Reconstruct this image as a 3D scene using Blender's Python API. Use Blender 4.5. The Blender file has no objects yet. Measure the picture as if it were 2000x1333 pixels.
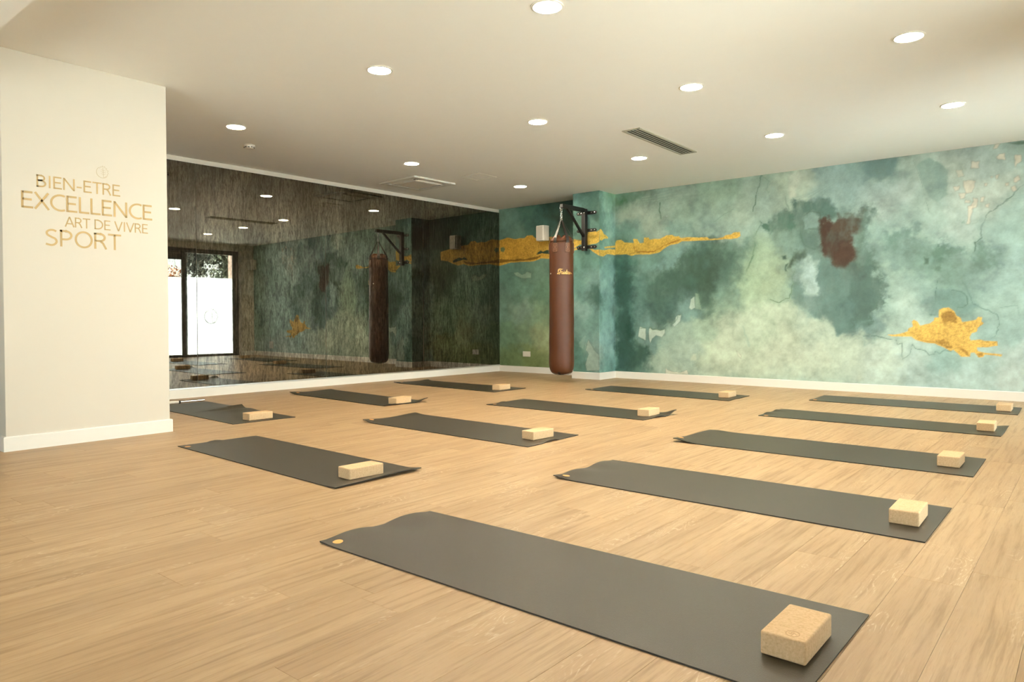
import bpy, bmesh, math, random
import numpy as np
from mathutils import Vector, Matrix

# ------------------------------------------------------------------ camera, world, exposure
C = bpy.context.scene.collection
cam_data = bpy.data.cameras.new('camera')
cam = bpy.data.objects.new('camera', cam_data)
C.objects.link(cam)
cam_data.sensor_width = 36.0
cam_data.lens = 1387.435 * 36.0 / 2000.0
cam_data.shift_x = (1000 - 994.186) / 2000.0
cam_data.shift_y = (647.913 - 666.5) / 2000.0
cam_data.clip_start = 0.05
YAW, PITCH, ROLL = 0.6944, -0.0184, -0.0036
_f = Vector((-math.sin(YAW) * math.cos(PITCH), math.cos(YAW) * math.cos(PITCH), math.sin(PITCH)))
_r = Vector((math.cos(YAW), math.sin(YAW), 0))
_u = _r.cross(_f)
_r, _u = _r * math.cos(ROLL) + _u * math.sin(ROLL), _u * math.cos(ROLL) - _r * math.sin(ROLL)
cam.matrix_world = Matrix(((_r.x, _u.x, -_f.x, 7.6042), (_r.y, _u.y, -_f.y, -8.884), (_r.z, _u.z, -_f.z, 0.8654), (0, 0, 0, 1)))
bpy.context.scene.camera = cam

sc = bpy.context.scene
sc.view_settings.view_transform = 'Standard'
sc.view_settings.look = 'None'
sc.view_settings.gamma = 1.0
sc.view_settings.use_curve_mapping = False
sc.view_settings.exposure = 0.06
SKY_STRENGTH = 10.0
LAMP_STRENGTH = 410.0
LAMP_COLOR = (1.0, 0.88, 0.66)
SUN_STRENGTH = 400.0

world = bpy.data.worlds.new('sky')
sc.world = world
world.use_nodes = True
wn = world.node_tree
wn.nodes.clear()
bg = wn.nodes.new('ShaderNodeBackground')
wo = wn.nodes.new('ShaderNodeOutputWorld')
bg.inputs[0].default_value = (0.90, 0.97, 1.0, 1)
bg.inputs[1].default_value = SKY_STRENGTH
wn.links.new(bg.outputs[0], wo.inputs[0])

sun_data = bpy.data.lights.new('sun', 'SUN')
sun = bpy.data.objects.new('sun', sun_data)
C.objects.link(sun)
sun_data.energy = SUN_STRENGTH
sun_data.angle = 0.01
sun_data.color = (1, 0.97, 0.92)
sun.rotation_euler = Vector((-0.28, -0.13, -0.95)).to_track_quat('-Z', 'Y').to_euler()

sc.cycles.max_bounces = 10
sc.cycles.diffuse_bounces = 6
sc.cycles.glossy_bounces = 4
sc.cycles.transmission_bounces = 6
sc.cycles.transparent_max_bounces = 8
sc.cycles.sample_clamp_indirect = 8.0
sc.cycles.caustics_reflective = False
sc.cycles.caustics_refractive = False
sc.cycles.use_denoising = True

# ------------------------------------------------------------------ helpers
PI = math.pi
H = 2.65                       # ceiling height
AM = -0.0284                   # the mirror wall runs 1.6 degrees off square
random.seed(4)


def link_obj(name, me, parent=None):
    o = bpy.data.objects.new(name, me)
    C.objects.link(o)
    if parent is not None:
        o.parent = parent
    return o


def obj(name, bm, mat, parent=None, smooth=False, loc=None, rotz=None):
    me = bpy.data.meshes.new(name)
    bm.to_mesh(me)
    bm.free()
    for m in (mat if isinstance(mat, (list, tuple)) else [mat]):
        me.materials.append(m)
    if smooth:
        me.polygons.foreach_set('use_smooth', [True] * len(me.polygons))
        try:
            me.set_sharp_from_angle(angle=0.6)
        except Exception:
            pass
    o = link_obj(name, me, parent)
    if loc:
        o.location = loc
    if rotz is not None:
        o.rotation_euler = (0, 0, rotz)
    return o


def tag(o, label, cat, group=None):
    o['label'] = label
    o['category'] = cat
    if group:
        o['group'] = group
    return o


def thing(name, label, cat, loc=(0, 0, 0), rotz=0.0, group=None):
    o = bpy.data.objects.new(name, None)
    o.empty_display_size = 0.1
    C.objects.link(o)
    o.location = loc
    o.rotation_euler = (0, 0, rotz)
    return tag(o, label, cat, group)


def struct(o):
    o['kind'] = 'structure'
    return o


def BM():
    return bmesh.new()


def box(bm, x0, x1, y0, y1, z0, z1, bevel=0.0, seg=1, M=None, mi=0):
    r = bmesh.ops.create_cube(bm, size=1.0)
    vs = r['verts']
    for v in vs:
        v.co = Vector(((x0 + x1) / 2 + v.co.x * (x1 - x0), (y0 + y1) / 2 + v.co.y * (y1 - y0), (z0 + z1) / 2 + v.co.z * (z1 - z0)))
    fs = set(f for v in vs for f in v.link_faces)
    if bevel > 0:
        es = list(set(e for v in vs for e in v.link_edges))
        rb = bmesh.ops.bevel(bm, geom=es, offset=bevel, segments=seg, profile=0.5, affect='EDGES')
        vs = list(set(list(rb['verts']) + [v for v in vs if v.is_valid]))
        fs = set(f for v in vs for f in v.link_faces)
    if M is not None:
        for v in set(v for f in fs for v in f.verts):
            v.co = M @ v.co
    for f in fs:
        f.material_index = mi
    return list(fs)


def frame_of(d):
    d = d.normalized()
    a = Vector((0, 0, 1)) if abs(d.z) < 0.9 else Vector((1, 0, 0))
    u = d.cross(a).normalized()
    return u, d.cross(u).normalized()


def tube(bm, pts, r, seg=10, closed=False, flat=None):
    pts = [Vector(p) for p in pts]
    n = len(pts)
    rings = []
    for i, p in enumerate(pts):
        if closed:
            d = pts[(i + 1) % n] - pts[i - 1]
        else:
            d = pts[min(i + 1, n - 1)] - pts[max(i - 1, 0)]
        u, v = frame_of(d)
        rr = r[i] if isinstance(r, (list, tuple)) else r
        rings.append([bm.verts.new(p + u * rr * math.cos(2 * PI * k / seg) + v * rr * math.sin(2 * PI * k / seg)) for k in range(seg)])
    m = n if closed else n - 1
    for i in range(m):
        a, b = rings[i], rings[(i + 1) % n]
        for k in range(seg):
            bm.faces.new((a[k], a[(k + 1) % seg], b[(k + 1) % seg], b[k]))
    if not closed:
        bm.faces.new(rings[0][::-1])
        bm.faces.new(rings[-1])


def lathe(bm, prof, seg=32, fn=None, cx=0, cy=0):
    rings = []
    for r, z in prof:
        if r < 1e-5:
            rings.append([bm.verts.new((cx, cy, z))])
        else:
            ring = []
            for k in range(seg):
                a = 2 * PI * k / seg
                rr, zz = fn(r, z, a) if fn else (r, z)
                ring.append(bm.verts.new((cx + rr * math.cos(a), cy + rr * math.sin(a), zz)))
            rings.append(ring)
    for a, b in zip(rings, rings[1:]):
        for k in range(seg):
            k2 = (k + 1) % seg
            if len(a) == 1 and len(b) == 1:
                continue
            if len(a) == 1:
                bm.faces.new((a[0], b[k], b[k2]))
            elif len(b) == 1:
                bm.faces.new((a[k], b[0], a[k2]))
            else:
                bm.faces.new((a[k], b[k], b[k2], a[k2]))
    bmesh.ops.recalc_face_normals(bm, faces=bm.faces[:])


def stroke(bm, pts, w, mp, t=0.001, closed=False):
    """a flat ribbon of width w along 2-D points, laid on a surface by mp(u, v, height)"""
    pts = [Vector(p) for p in pts]
    n = len(pts)
    L, R = [], []
    for i in range(n):
        if closed:
            d = (pts[(i + 1) % n] - pts[i - 1])
            m = 1.0
        else:
            a = pts[i] - pts[i - 1] if i > 0 else pts[1] - pts[0]
            b = pts[i + 1] - pts[i] if i < n - 1 else a
            d = a.normalized() + b.normalized()
            if d.length < 1e-6:
                d = a
            m = min(1.0 / max(0.5, d.normalized().dot(a.normalized())), 1.6)
        d = d.normalized()
        nrm = Vector((-d.y, d.x)) * (w / 2 * m)
        L.append(pts[i] + nrm)
        R.append(pts[i] - nrm)
    lt = [bm.verts.new(mp(p.x, p.y, t)) for p in L]
    rt = [bm.verts.new(mp(p.x, p.y, t)) for p in R]
    lb = [bm.verts.new(mp(p.x, p.y, 0)) for p in L]
    rb = [bm.verts.new(mp(p.x, p.y, 0)) for p in R]
    for i in range(n if closed else n - 1):
        j = (i + 1) % n
        bm.faces.new((rt[i], rt[j], lt[j], lt[i]))
        bm.faces.new((lt[i], lt[j], lb[j], lb[i]))
        bm.faces.new((rb[i], rb[j], rt[j], rt[i]))
    if not closed:
        bm.faces.new((rb[0], rt[0], lt[0], lb[0]))
        bm.faces.new((lb[-1], lt[-1], rt[-1], rb[-1]))


def arc(cx, cy, rx, ry, a0, a1, n=14):
    return [(cx + rx * math.cos(math.radians(a0 + (a1 - a0) * i / n)), cy + ry * math.sin(math.radians(a0 + (a1 - a0) * i / n))) for i in range(n + 1)]


def smooth_pts(p, n=6):
    out = []
    q = [p[0]] + list(p) + [p[-1]]
    for i in range(1, len(q) - 2):
        for k in range(n):
            t = k / n
            out.append(tuple(0.5 * ((2 * q[i][j]) + (-q[i - 1][j] + q[i + 1][j]) * t + (2 * q[i - 1][j] - 5 * q[i][j] + 4 * q[i + 1][j] - q[i + 2][j]) * t * t
                                    + (-q[i - 1][j] + 3 * q[i][j] - 3 * q[i + 1][j] + q[i + 2][j]) * t ** 3) for j in range(len(q[0]))))
    out.append(tuple(p[-1]))
    return out


# letter strokes: cap height 1, (advance, strokes)
LET = {
    'B': (0.66, [[(.09, 0), (.09, 1)], [(.03, .94), (.30, .94)] + arc(.30, .74, .20, .20, 90, -90, 10) + [(.09, .54)], [(.09, .54), (.32, .54)] + arc(.32, .30, .24, .24, 90, -90, 10) + [(.03, .06)]]),
    'I': (0.32, [[(.15, 0), (.15, 1)]]),
    'E': (0.60, [[(.09, 0), (.09, 1)], [(.09, .945), (.54, .945)], [(.09, .52), (.50, .52)], [(.09, .055), (.56, .055)]]),
    'N': (0.82, [[(.09, 0), (.09, 1)], [(.09, .97), (.70, .03)], [(.70, 0), (.70, 1)]]),
    '-': (0.44, [[(.05, .36), (.37, .36)]]),
    'T': (0.62, [[(.31, 0), (.31, .96)], [(.01, .945), (.61, .945)]]),
    'R': (0.66, [[(.09, 0), (.09, 1)], [(.03, .94), (.31, .94)] + arc(.31, .72, .21, .22, 90, -90, 10) + [(.09, .50)], [(.31, .50), (.44, .36), (.58, 0)]]),
    'X': (0.70, [[(.04, 0), (.64, 1)], [(.05, 1), (.66, 0)]]),
    'C': (0.72, [arc(.50, .50, .43, .465, 62, 298, 22)]),
    'L': (0.56, [[(.09, 0), (.09, 1)], [(.09, .055), (.54, .055)]]),
    'A': (0.74, [[(.03, 0), (.36, 1)], [(.36, 1), (.70, 0)], [(.15, .32), (.58, .32)]]),
    'D': (0.80, [[(.09, 0), (.09, 1)], [(.03, .945), (.28, .945)] + arc(.28, .50, .42, .445, 90, -90, 16) + [(.03, .055)]]),
    'V': (0.70, [[(.03, 1), (.34, 0)], [(.34, 0), (.66, 1)]]),
    'S': (0.60, [smooth_pts([(.49, .88), (.36, .95), (.22, .93), (.11, .82), (.13, .66), (.28, .54), (.44, .44), (.50, .27), (.42, .11), (.27, .05), (.06, .11)], 5)]),
    'P': (0.64, [[(.09, 0), (.09, 1)], [(.03, .94), (.28, .94)] + arc(.28, .69, .24, .25, 90, -90, 12) + [(.09, .44)]]),
    'O': (0.82, [arc(.41, .50, .345, .465, 0, 360, 30)[:-1]]),
}


def word(text, u0, u1, v0, v1, mp, mat, parent, weight=0.118, t=0.0012, name='letter'):
    """one word of separate letters, fitted between u0..u1 and v0..v1"""
    adv = sum(LET[c][0] if c != ' ' else 0.30 for c in text)
    sx, sy = (u1 - u0) / adv, (v1 - v0)
    x = 0.0
    for c in text:
        if c == ' ':
            x += 0.30
            continue
        bm = BM()
        for s in LET[c][1]:
            pts = [(u0 + (x + a) * sx, v0 + b * sy) for a, b in s]
            stroke(bm, pts, weight * sy, mp, t, closed=(c == 'O'))
        obj(name, bm, mat, parent)
        x += LET[c][0]


def emblem_strokes():
    """leaf inside an open ring, unit radius"""
    S = [(arc(0, 0, 1, 1, 128, 318, 30), .055)]
    S.append((smooth_pts([(-.62, .79), (-.42, .72), (-.36, .98), (-.12, .90), (-.02, 1.16), (.16, .96), (.36, 1.10), (.44, .82), (.70, .80), (.66, .52), (.98, .38), (.82, .14), (1.0, -.08), (.78, -.28), (.82, -.50), (.56, -.62), (.30, -.92)], 4), .04))
    S.append(([(.18, -.98), (.16, -.5), (.14, 0), (.10, .5), (.06, .86)], .045))
    for y, dx, dy in ((-.45, .42, .26), (-.08, .46, .28), (.28, .38, .26)):
        S.append(([(.15, y), (.15 + dx, y + dy)], .03))
        S.append(([(.15, y), (.15 - dx, y + dy)], .03))
    return S


def emblem(cu, cv, r, mp, mat, parent, name='emblem', k=1.0, t=0.001):
    bm = BM()
    for pts, w in emblem_strokes():
        stroke(bm, [(cu + a * r, cv + b * r) for a, b in pts], w * r * k, mp, t)
    return obj(name, bm, mat, parent)


# ------------------------------------------------------------------ materials
def mat(name, col=(.8, .8, .8), rough=.5, metal=0.0, spec=.5, bump=0.0, bump_scale=200.0, var=0.0, var_scale=8.0, emit=None, estr=0.0):
    m = bpy.data.materials.new(name)
    m.use_nodes = True
    nt = m.node_tree
    b = nt.nodes['Principled BSDF']
    b.inputs['Base Color'].default_value = (*col, 1)
    b.inputs['Roughness'].default_value = rough
    b.inputs['Metallic'].default_value = metal
    b.inputs['Specular IOR Level'].default_value = spec
    tc = nt.nodes.new('ShaderNodeTexCoord')
    if bump:
        n = nt.nodes.new('ShaderNodeTexNoise')
        n.inputs['Scale'].default_value = bump_scale
        n.inputs['Detail'].default_value = 3
        bp = nt.nodes.new('ShaderNodeBump')
        bp.inputs['Strength'].default_value = bump
        bp.inputs['Distance'].default_value = 0.002
        nt.links.new(tc.outputs['Object'], n.inputs['Vector'])
        nt.links.new(n.outputs['Fac'], bp.inputs['Height'])
        nt.links.new(bp.outputs['Normal'], b.inputs['Normal'])
    if var:
        n2 = nt.nodes.new('ShaderNodeTexNoise')
        n2.inputs['Scale'].default_value = var_scale
        n2.inputs['Detail'].default_value = 4
        nt.links.new(tc.outputs['Object'], n2.inputs['Vector'])
        mx = nt.nodes.new('ShaderNodeMix')
        mx.data_type = 'RGBA'
        mx.inputs[6].default_value = (*[c * (1 - var) for c in col], 1)
        mx.inputs[7].default_value = (*[min(1, c * (1 + var)) for c in col], 1)
        nt.links.new(n2.outputs['Fac'], mx.inputs[0])
        nt.links.new(mx.outputs[2], b.inputs['Base Color'])
    if emit:
        b.inputs['Emission Color'].default_value = (*emit, 1)
        b.inputs['Emission Strength'].default_value = estr
    return m


class NT:
    """terse node graph builder"""

    def __init__(s, m):
        s.nt = m.node_tree
        s.b = s.nt.nodes.get('Principled BSDF')

    def n(s, kind, **kw):
        x = s.nt.nodes.new('ShaderNode' + kind)
        for k, v in kw.items():
            setattr(x, k, v)
        return x

    def l(s, a, b):
        s.nt.links.new(a, b)

    def put(s, sock, v):
        if hasattr(v, 'is_output'):
            s.l(v, sock)
        else:
            sock.default_value = v

    def math(s, op, a, b=None, c=None, clamp=False):
        x = s.n('Math', operation=op, use_clamp=clamp)
        for i, v in enumerate((a, b, c)):
            if v is not None:
                s.put(x.inputs[i], v)
        return x.outputs[0]

    def vscale(s, v, sc_):
        x = s.n('Mapping')
        s.l(v, x.inputs['Vector'])
        x.inputs['Scale'].default_value = sc_
        return x.outputs[0]

    def noise(s, v, scale, detail=4, rough=.5, dist=0.0):
        x = s.n('TexNoise')
        s.l(v, x.inputs['Vector'])
        x.inputs['Scale'].default_value = scale
        x.inputs['Detail'].default_value = detail
        x.inputs['Roughness'].default_value = rough
        x.inputs['Distortion'].default_value = dist
        return x.outputs['Fac']

    def mix(s, f, a, b, blend='MIX'):
        x = s.n('Mix', data_type='RGBA', blend_type=blend)
        s.put(x.inputs[0], f)
        s.put(x.inputs[6], a)
        s.put(x.inputs[7], b)
        return x.outputs[2]

    def ramp(s, f, lo, hi, a=0.0, b=1.0):
        x = s.n('MapRange', interpolation_type='SMOOTHSTEP')
        s.put(x.inputs[0], f)
        x.inputs[1].default_value = lo
        x.inputs[2].default_value = hi
        x.inputs[3].default_value = a
        x.inputs[4].default_value = b
        return x.outputs[0]


M_WALL = mat('white_paint', (.69, .635, .55), .75, spec=.25, bump=.05, bump_scale=350, var=.015, var_scale=1.5)
M_CEIL = mat('ceiling_paint', (.93, .90, .84), .85, spec=.15, bump=.04, bump_scale=300, var=.01)
M_TRIM = mat('baseboard_paint', (.84, .81, .75), .38, spec=.4, var=.01)
M_JOINT = mat('plank_joint', (.30, .22, .13), .7)
M_LAMPRING = mat('lamp_ring_white', (.82, .78, .70), .35)
M_LENS = mat('lamp_lens', (.9, .9, .9), .4, emit=LAMP_COLOR, estr=LAMP_STRENGTH)
M_MATTOP = mat('mat_rubber', (.05, .045, .03), .42, spec=.5, bump=.35, bump_scale=420, var=.07, var_scale=260)
M_MATEDGE = mat('mat_underside', (.018, .017, .014), .8)
M_COPPER = mat('logo_orange', (.85, .42, .12), .45)
M_CORK = mat('cork', (.70, .50, .30), .75, spec=.2, bump=.25, bump_scale=180)
M_STAMP = mat('stamp_brown', (.42, .26, .13), .7)
M_LEATHER = mat('brown_leather', (.082, .026, .009), .46, spec=.38, bump=.25, bump_scale=260, var=.12, var_scale=18)
M_LEATHER2 = mat('brown_leather_patch', (.10, .033, .012), .42, spec=.4, bump=.2, bump_scale=260)
M_STITCH = mat('stitching', (.42, .24, .15), .6)
M_WEB = mat('black_webbing', (.018, .014, .011), .5, spec=.4, bump=.3, bump_scale=500)
M_BLACK = mat('black_steel', (.010, .009, .008), .45, spec=.4)
M_CHROME = mat('chrome', (.80, .79, .76), .16, metal=1.0)
M_GOLDINK = mat('gold_ink', (.80, .50, .16), .35, metal=.3)
M_LETTER = mat('ochre_vinyl', (.50, .345, .155), .5, spec=.3)
M_FAINT = mat('pale_vinyl', (.47, .37, .22), .5, spec=.3)
M_PLASTIC = mat('white_plastic', (.76, .72, .64), .45)
M_PLASTIC_D = mat('grey_cloth_grille', (.60, .56, .49), .7, bump=.3, bump_scale=700)
M_DARKHOLE = mat('dark_slot', (.05, .045, .035), .7)
M_GRILLE = mat('grille_grey_paint', (.36, .34, .26), .5)
M_FRAME = mat('door_frame_grey', (.085, .078, .066), .5)
M_TEXTW = mat('white_vinyl', (.80, .78, .74), .6)
M_LINEART = mat('grey_vinyl', (.25, .25, .25), .6)
M_ALU = mat('brushed_aluminium', (.72, .71, .68), .3, metal=.9)
M_BALL = mat('dark_green_rubber', (.045, .050, .030), .35, spec=.5, var=.1)
M_TERRACE = mat('terrace_stone', (.64, .64, .62), .9, var=.1)
M_LEAF = mat('dark_leaf', (.018, .032, .012), .55, var=.35, var_scale=5)
M_LEAF2 = mat('bluish_leaf', (.035, .045, .036), .55, var=.3, var_scale=5)
M_LEAF3 = mat('rust_leaf', (.20, .08, .03), .6, var=.3, var_scale=5)
M_BARK = mat('bark', (.14, .10, .07), .9, bump=.5, bump_scale=60)
M_PINK = mat('pink_render', (.50, .36, .32), .9, var=.05)
M_BIN = mat('plant_pot_clay', (.45, .25, .16), .8)

# cork grain
_n = NT(M_CORK)
_tc = _n.n('TexCoord')
_v = _n.n('TexVoronoi', feature='F1')
_n.l(_tc.outputs['Object'], _v.inputs['Vector'])
_v.inputs['Scale'].default_value = 260
_g = _n.noise(_tc.outputs['Object'], 120, 5, .7)
_c = _n.mix(_n.ramp(_g, .30, .68), (.56, .375, .205, 1), (.67, .475, .285, 1))
_c = _n.mix(_n.math('MULTIPLY', _n.ramp(_v.outputs['Color'], .80, .95), .30), _c, (.34, .20, .09, 1))
_n.l(_c, _n.b.inputs['Base Color'])

# mat: fine speckle plus cross ribs near one end (part of the moulding, as relief only)
_n = NT(M_MATTOP)
_tc = _n.n('TexCoord')
_s1 = _n.noise(_tc.outputs['Object'], 900, 2, .6)
_s2 = _n.noise(_tc.outputs['Object'], 3, 3, .5)
_c = _n.mix(_n.ramp(_s1, .35, .65), (.024, .018, .009, 1), (.035, .027, .015, 1))
_c = _n.mix(_n.math('MULTIPLY', _n.ramp(_s2, .4, .7), .18), _c, (.036, .029, .019, 1))
_n.l(_c, _n.b.inputs['Base Color'])

# oak planks
M_OAK = mat('limed_oak', (.5, .38, .24), .42, spec=.42)
_n = NT(M_OAK)
_tc = _n.n('TexCoord')
_oi = _n.n('ObjectInfo')
_off = _n.n('CombineXYZ')
_n.l(_n.math('MULTIPLY', _oi.outputs['Random'], 31.7), _off.inputs[0])
_n.l(_n.math('MULTIPLY', _oi.outputs['Random'], 173.3), _off.inputs[1])
_add = _n.n('VectorMath', operation='ADD')
_n.l(_tc.outputs['Object'], _add.inputs[0])
_n.l(_off.outputs[0], _add.inputs[1])
_P = _add.outputs[0]
_wn = _n.n('TexNoise')
_n.l(_n.vscale(_P, (4.0, 1.1, 1)), _wn.inputs['Vector'])
_wn.inputs['Scale'].default_value = 1.0
_wn.inputs['Detail'].default_value = 2
_wsub = _n.n('VectorMath', operation='MULTIPLY_ADD')
_n.l(_wn.outputs['Color'], _wsub.inputs[0])
_wsub.inputs[1].default_value = (.045, 0, 0)
_n.l(_P, _wsub.inputs[2])
_Q = _wsub.outputs[0]
_big = _n.noise(_n.vscale(_Q, (7.0, .9, 1)), 1.0, 3, .5)
_mid = _n.noise(_n.vscale(_Q, (46, 1.9, 1)), 1.0, 5, .62)
_fine = _n.noise(_n.vscale(_Q, (330, 12, 1)), 1.0, 3, .6)
_field = _n.noise(_n.vscale(_P, (8.0, 1.7, 1)), 1.0, 2.0, .42, .5)
_rings = _n.math('SINE', _n.math('MULTIPLY', _field, 150.0))
_white = _n.ramp(_rings, .55, 1.0)
_patchy = _n.ramp(_n.noise(_n.vscale(_P, (5, 1.5, 1)), 1.0, 3, .6), .50, .64)
_fleck = _n.ramp(_n.noise(_n.vscale(_P, (210, 26, 1)), 1.0, 2, .5), .40, .60)
_pore = _n.math('MULTIPLY', _n.ramp(_n.noise(_n.vscale(_Q, (420, 9, 1)), 1.0, 2, .5), .60, .74), _n.ramp(_n.noise(_n.vscale(_P, (9, 2.2, 1)), 1.0, 3, .5), .42, .62))
_wl = _n.math('MAXIMUM', _n.math('MULTIPLY', _n.math('MULTIPLY', _white, _patchy), _fleck), _n.math('MULTIPLY', _pore, .45))
_c = _n.mix(_n.ramp(_big, .32, .68), (.370, .237, .122, 1), (.435, .292, .158, 1))
_c = _n.mix(_n.math('MULTIPLY', _n.ramp(_mid, .46, .74), .85), _c, (.250, .150, .068, 1))
_c = _n.mix(_n.math('MULTIPLY', _n.ramp(_fine, .50, .72), .38), _c, (.250, .150, .068, 1))
_c = _n.mix(_n.math('MULTIPLY', _wl, .52), _c, (.66, .52, .36, 1))
_tone = _n.math('MULTIPLY_ADD', _n.math('FRACT', _n.math('MULTIPLY', _oi.outputs['Random'], 7.31)), .075, .9625)
_tm = _n.n('VectorMath', operation='SCALE')
_n.l(_c, _tm.inputs[0])
_n.l(_tone, _tm.inputs[3])
_n.l(_tm.outputs[0], _n.b.inputs['Base Color'])
_n.l(_n.math('MULTIPLY_ADD', _mid, .16, .34), _n.b.inputs['Roughness'])
_bp = _n.n('Bump')
_bp.inputs['Strength'].default_value = .12
_bp.inputs['Distance'].default_value = .001
_n.l(_n.math('ADD', _fine, _n.math('MULTIPLY', _wl, -.6)), _bp.inputs['Height'])
_n.l(_bp.outputs['Normal'], _n.b.inputs['Normal'])

# clear glass: thin, mostly see-through
M_GLASS = bpy.data.materials.new('clear_glass')
M_GLASS.use_nodes = True
_n = NT(M_GLASS)
_n.nt.nodes.clear()
_o = _n.n('OutputMaterial')
_t = _n.n('BsdfTransparent')
_t.inputs[0].default_value = (.93, .97, .95, 1)
_gl = _n.n('BsdfGlossy')
_gl.inputs['Roughness'].default_value = .02
_fr = _n.n('Fresnel')
_mx = _n.n('MixShader')
_n.l(_fr.outputs[0], _mx.inputs[0])
_n.l(_t.outputs[0], _mx.inputs[1])
_n.l(_gl.outputs[0], _mx.inputs[2])
_n.l(_mx.outputs[0], _o.inputs[0])

# frosted film: white diffusing sheet
M_FROST = bpy.data.materials.new('frosted_film')
M_FROST.use_nodes = True
_n = NT(M_FROST)
_n.nt.nodes.clear()
_o = _n.n('OutputMaterial')
_t = _n.n('BsdfTranslucent')
_t.inputs[0].default_value = (.66, .69, .72, 1)
_d = _n.n('BsdfDiffuse')
_d.inputs[0].default_value = (.85, .86, .86, 1)
_mx = _n.n('MixShader')
_mx.inputs[0].default_value = .18
_n.l(_t.outputs[0], _mx.inputs[1])
_n.l(_d.outputs[0], _mx.inputs[2])
_n.l(_mx.outputs[0], _o.inputs[0])

# mirror: tinted silvering behind dusty, streaked glass
M_MIRROR = bpy.data.materials.new('dusty_mirror')
M_MIRROR.use_nodes = True
_n = NT(M_MIRROR)
_n.nt.nodes.clear()
_o = _n.n('OutputMaterial')
_tc = _n.n('TexCoord')
_P = _tc.outputs['Object']
_st1 = _n.noise(_n.vscale(_P, (34, 34, 7)), 1.0, 6, .68, .8)
_st2 = _n.noise(_n.vscale(_P, (85, 85, 26)), 1.0, 4, .65, .3)
_drip = _n.ramp(_n.noise(_n.vscale(_P, (40, 40, 2.6)), 1.0, 5, .6, .5), .56, .74)
_blot = _n.noise(_n.vscale(_P, (2.4, 2.4, 1.1)), 1.0, 3, .5)
_spk = _n.ramp(_n.noise(_n.vscale(_P, (170, 170, 130)), 1.0, 2, .5), .62, .74)
_wear = _n.math('ADD', _n.math('MULTIPLY', _n.ramp(_st1, .34, .70), .75), _n.math('MULTIPLY', _n.ramp(_st2, .36, .68), .40))
_wear = _n.math('ADD', _wear, _n.math('MULTIPLY', _drip, .55))
_wear = _n.math('MULTIPLY', _wear, _n.ramp(_blot, .30, .72, .55, 1.15))
_refl = _n.math('MULTIPLY_ADD', _wear, 1.15, .42)
_dust = _n.math('ADD', _n.math('MULTIPLY_ADD', _wear, .030, .008), _n.math('MULTIPLY', _spk, .035))
_dust = _n.math('ADD', _dust, _n.math('MULTIPLY', _drip, .035))
_g = _n.n('BsdfGlossy')
_g.inputs['Roughness'].default_value = .012
_gt = _n.n('VectorMath', operation='SCALE')
_gt.inputs[0].default_value = (.200, .190, .162, 1)[:3]
_n.l(_refl, _gt.inputs[3])
_n.l(_gt.outputs[0], _g.inputs['Color'])
_d = _n.n('BsdfDiffuse')
_d.inputs['Color'].default_value = (.50, .42, .31, 1)
_mx = _n.n('MixShader')
_n.l(_dust, _mx.inputs[0])
_n.l(_g.outputs[0], _mx.inputs[1])
_n.l(_d.outputs[0], _mx.inputs[2])
_n.l(_mx.outputs[0], _o.inputs[0])

# mural print: colours stored on the wall's own mesh, paper grain from nodes
M_MURAL = mat('watercolour_wallpaper', (.5, .6, .5), .72, spec=.2)
_n = NT(M_MURAL)
_tc = _n.n('TexCoord')
_at = _n.n('Attribute', attribute_name='print')
_gr = _n.noise(_tc.outputs['Object'], 260, 3, .7)
_gr2 = _n.noise(_tc.outputs['Object'], 55, 4, .65)
_f = _n.math('ADD', _n.math('MULTIPLY_ADD', _gr, .36, .82), _n.math('MULTIPLY_ADD', _gr2, .22, -.11))
_vm = _n.n('VectorMath', operation='SCALE')
_n.l(_at.outputs['Color'], _vm.inputs[0])
_n.l(_f, _vm.inputs[3])
_n.l(_vm.outputs[0], _n.b.inputs['Base Color'])

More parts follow.
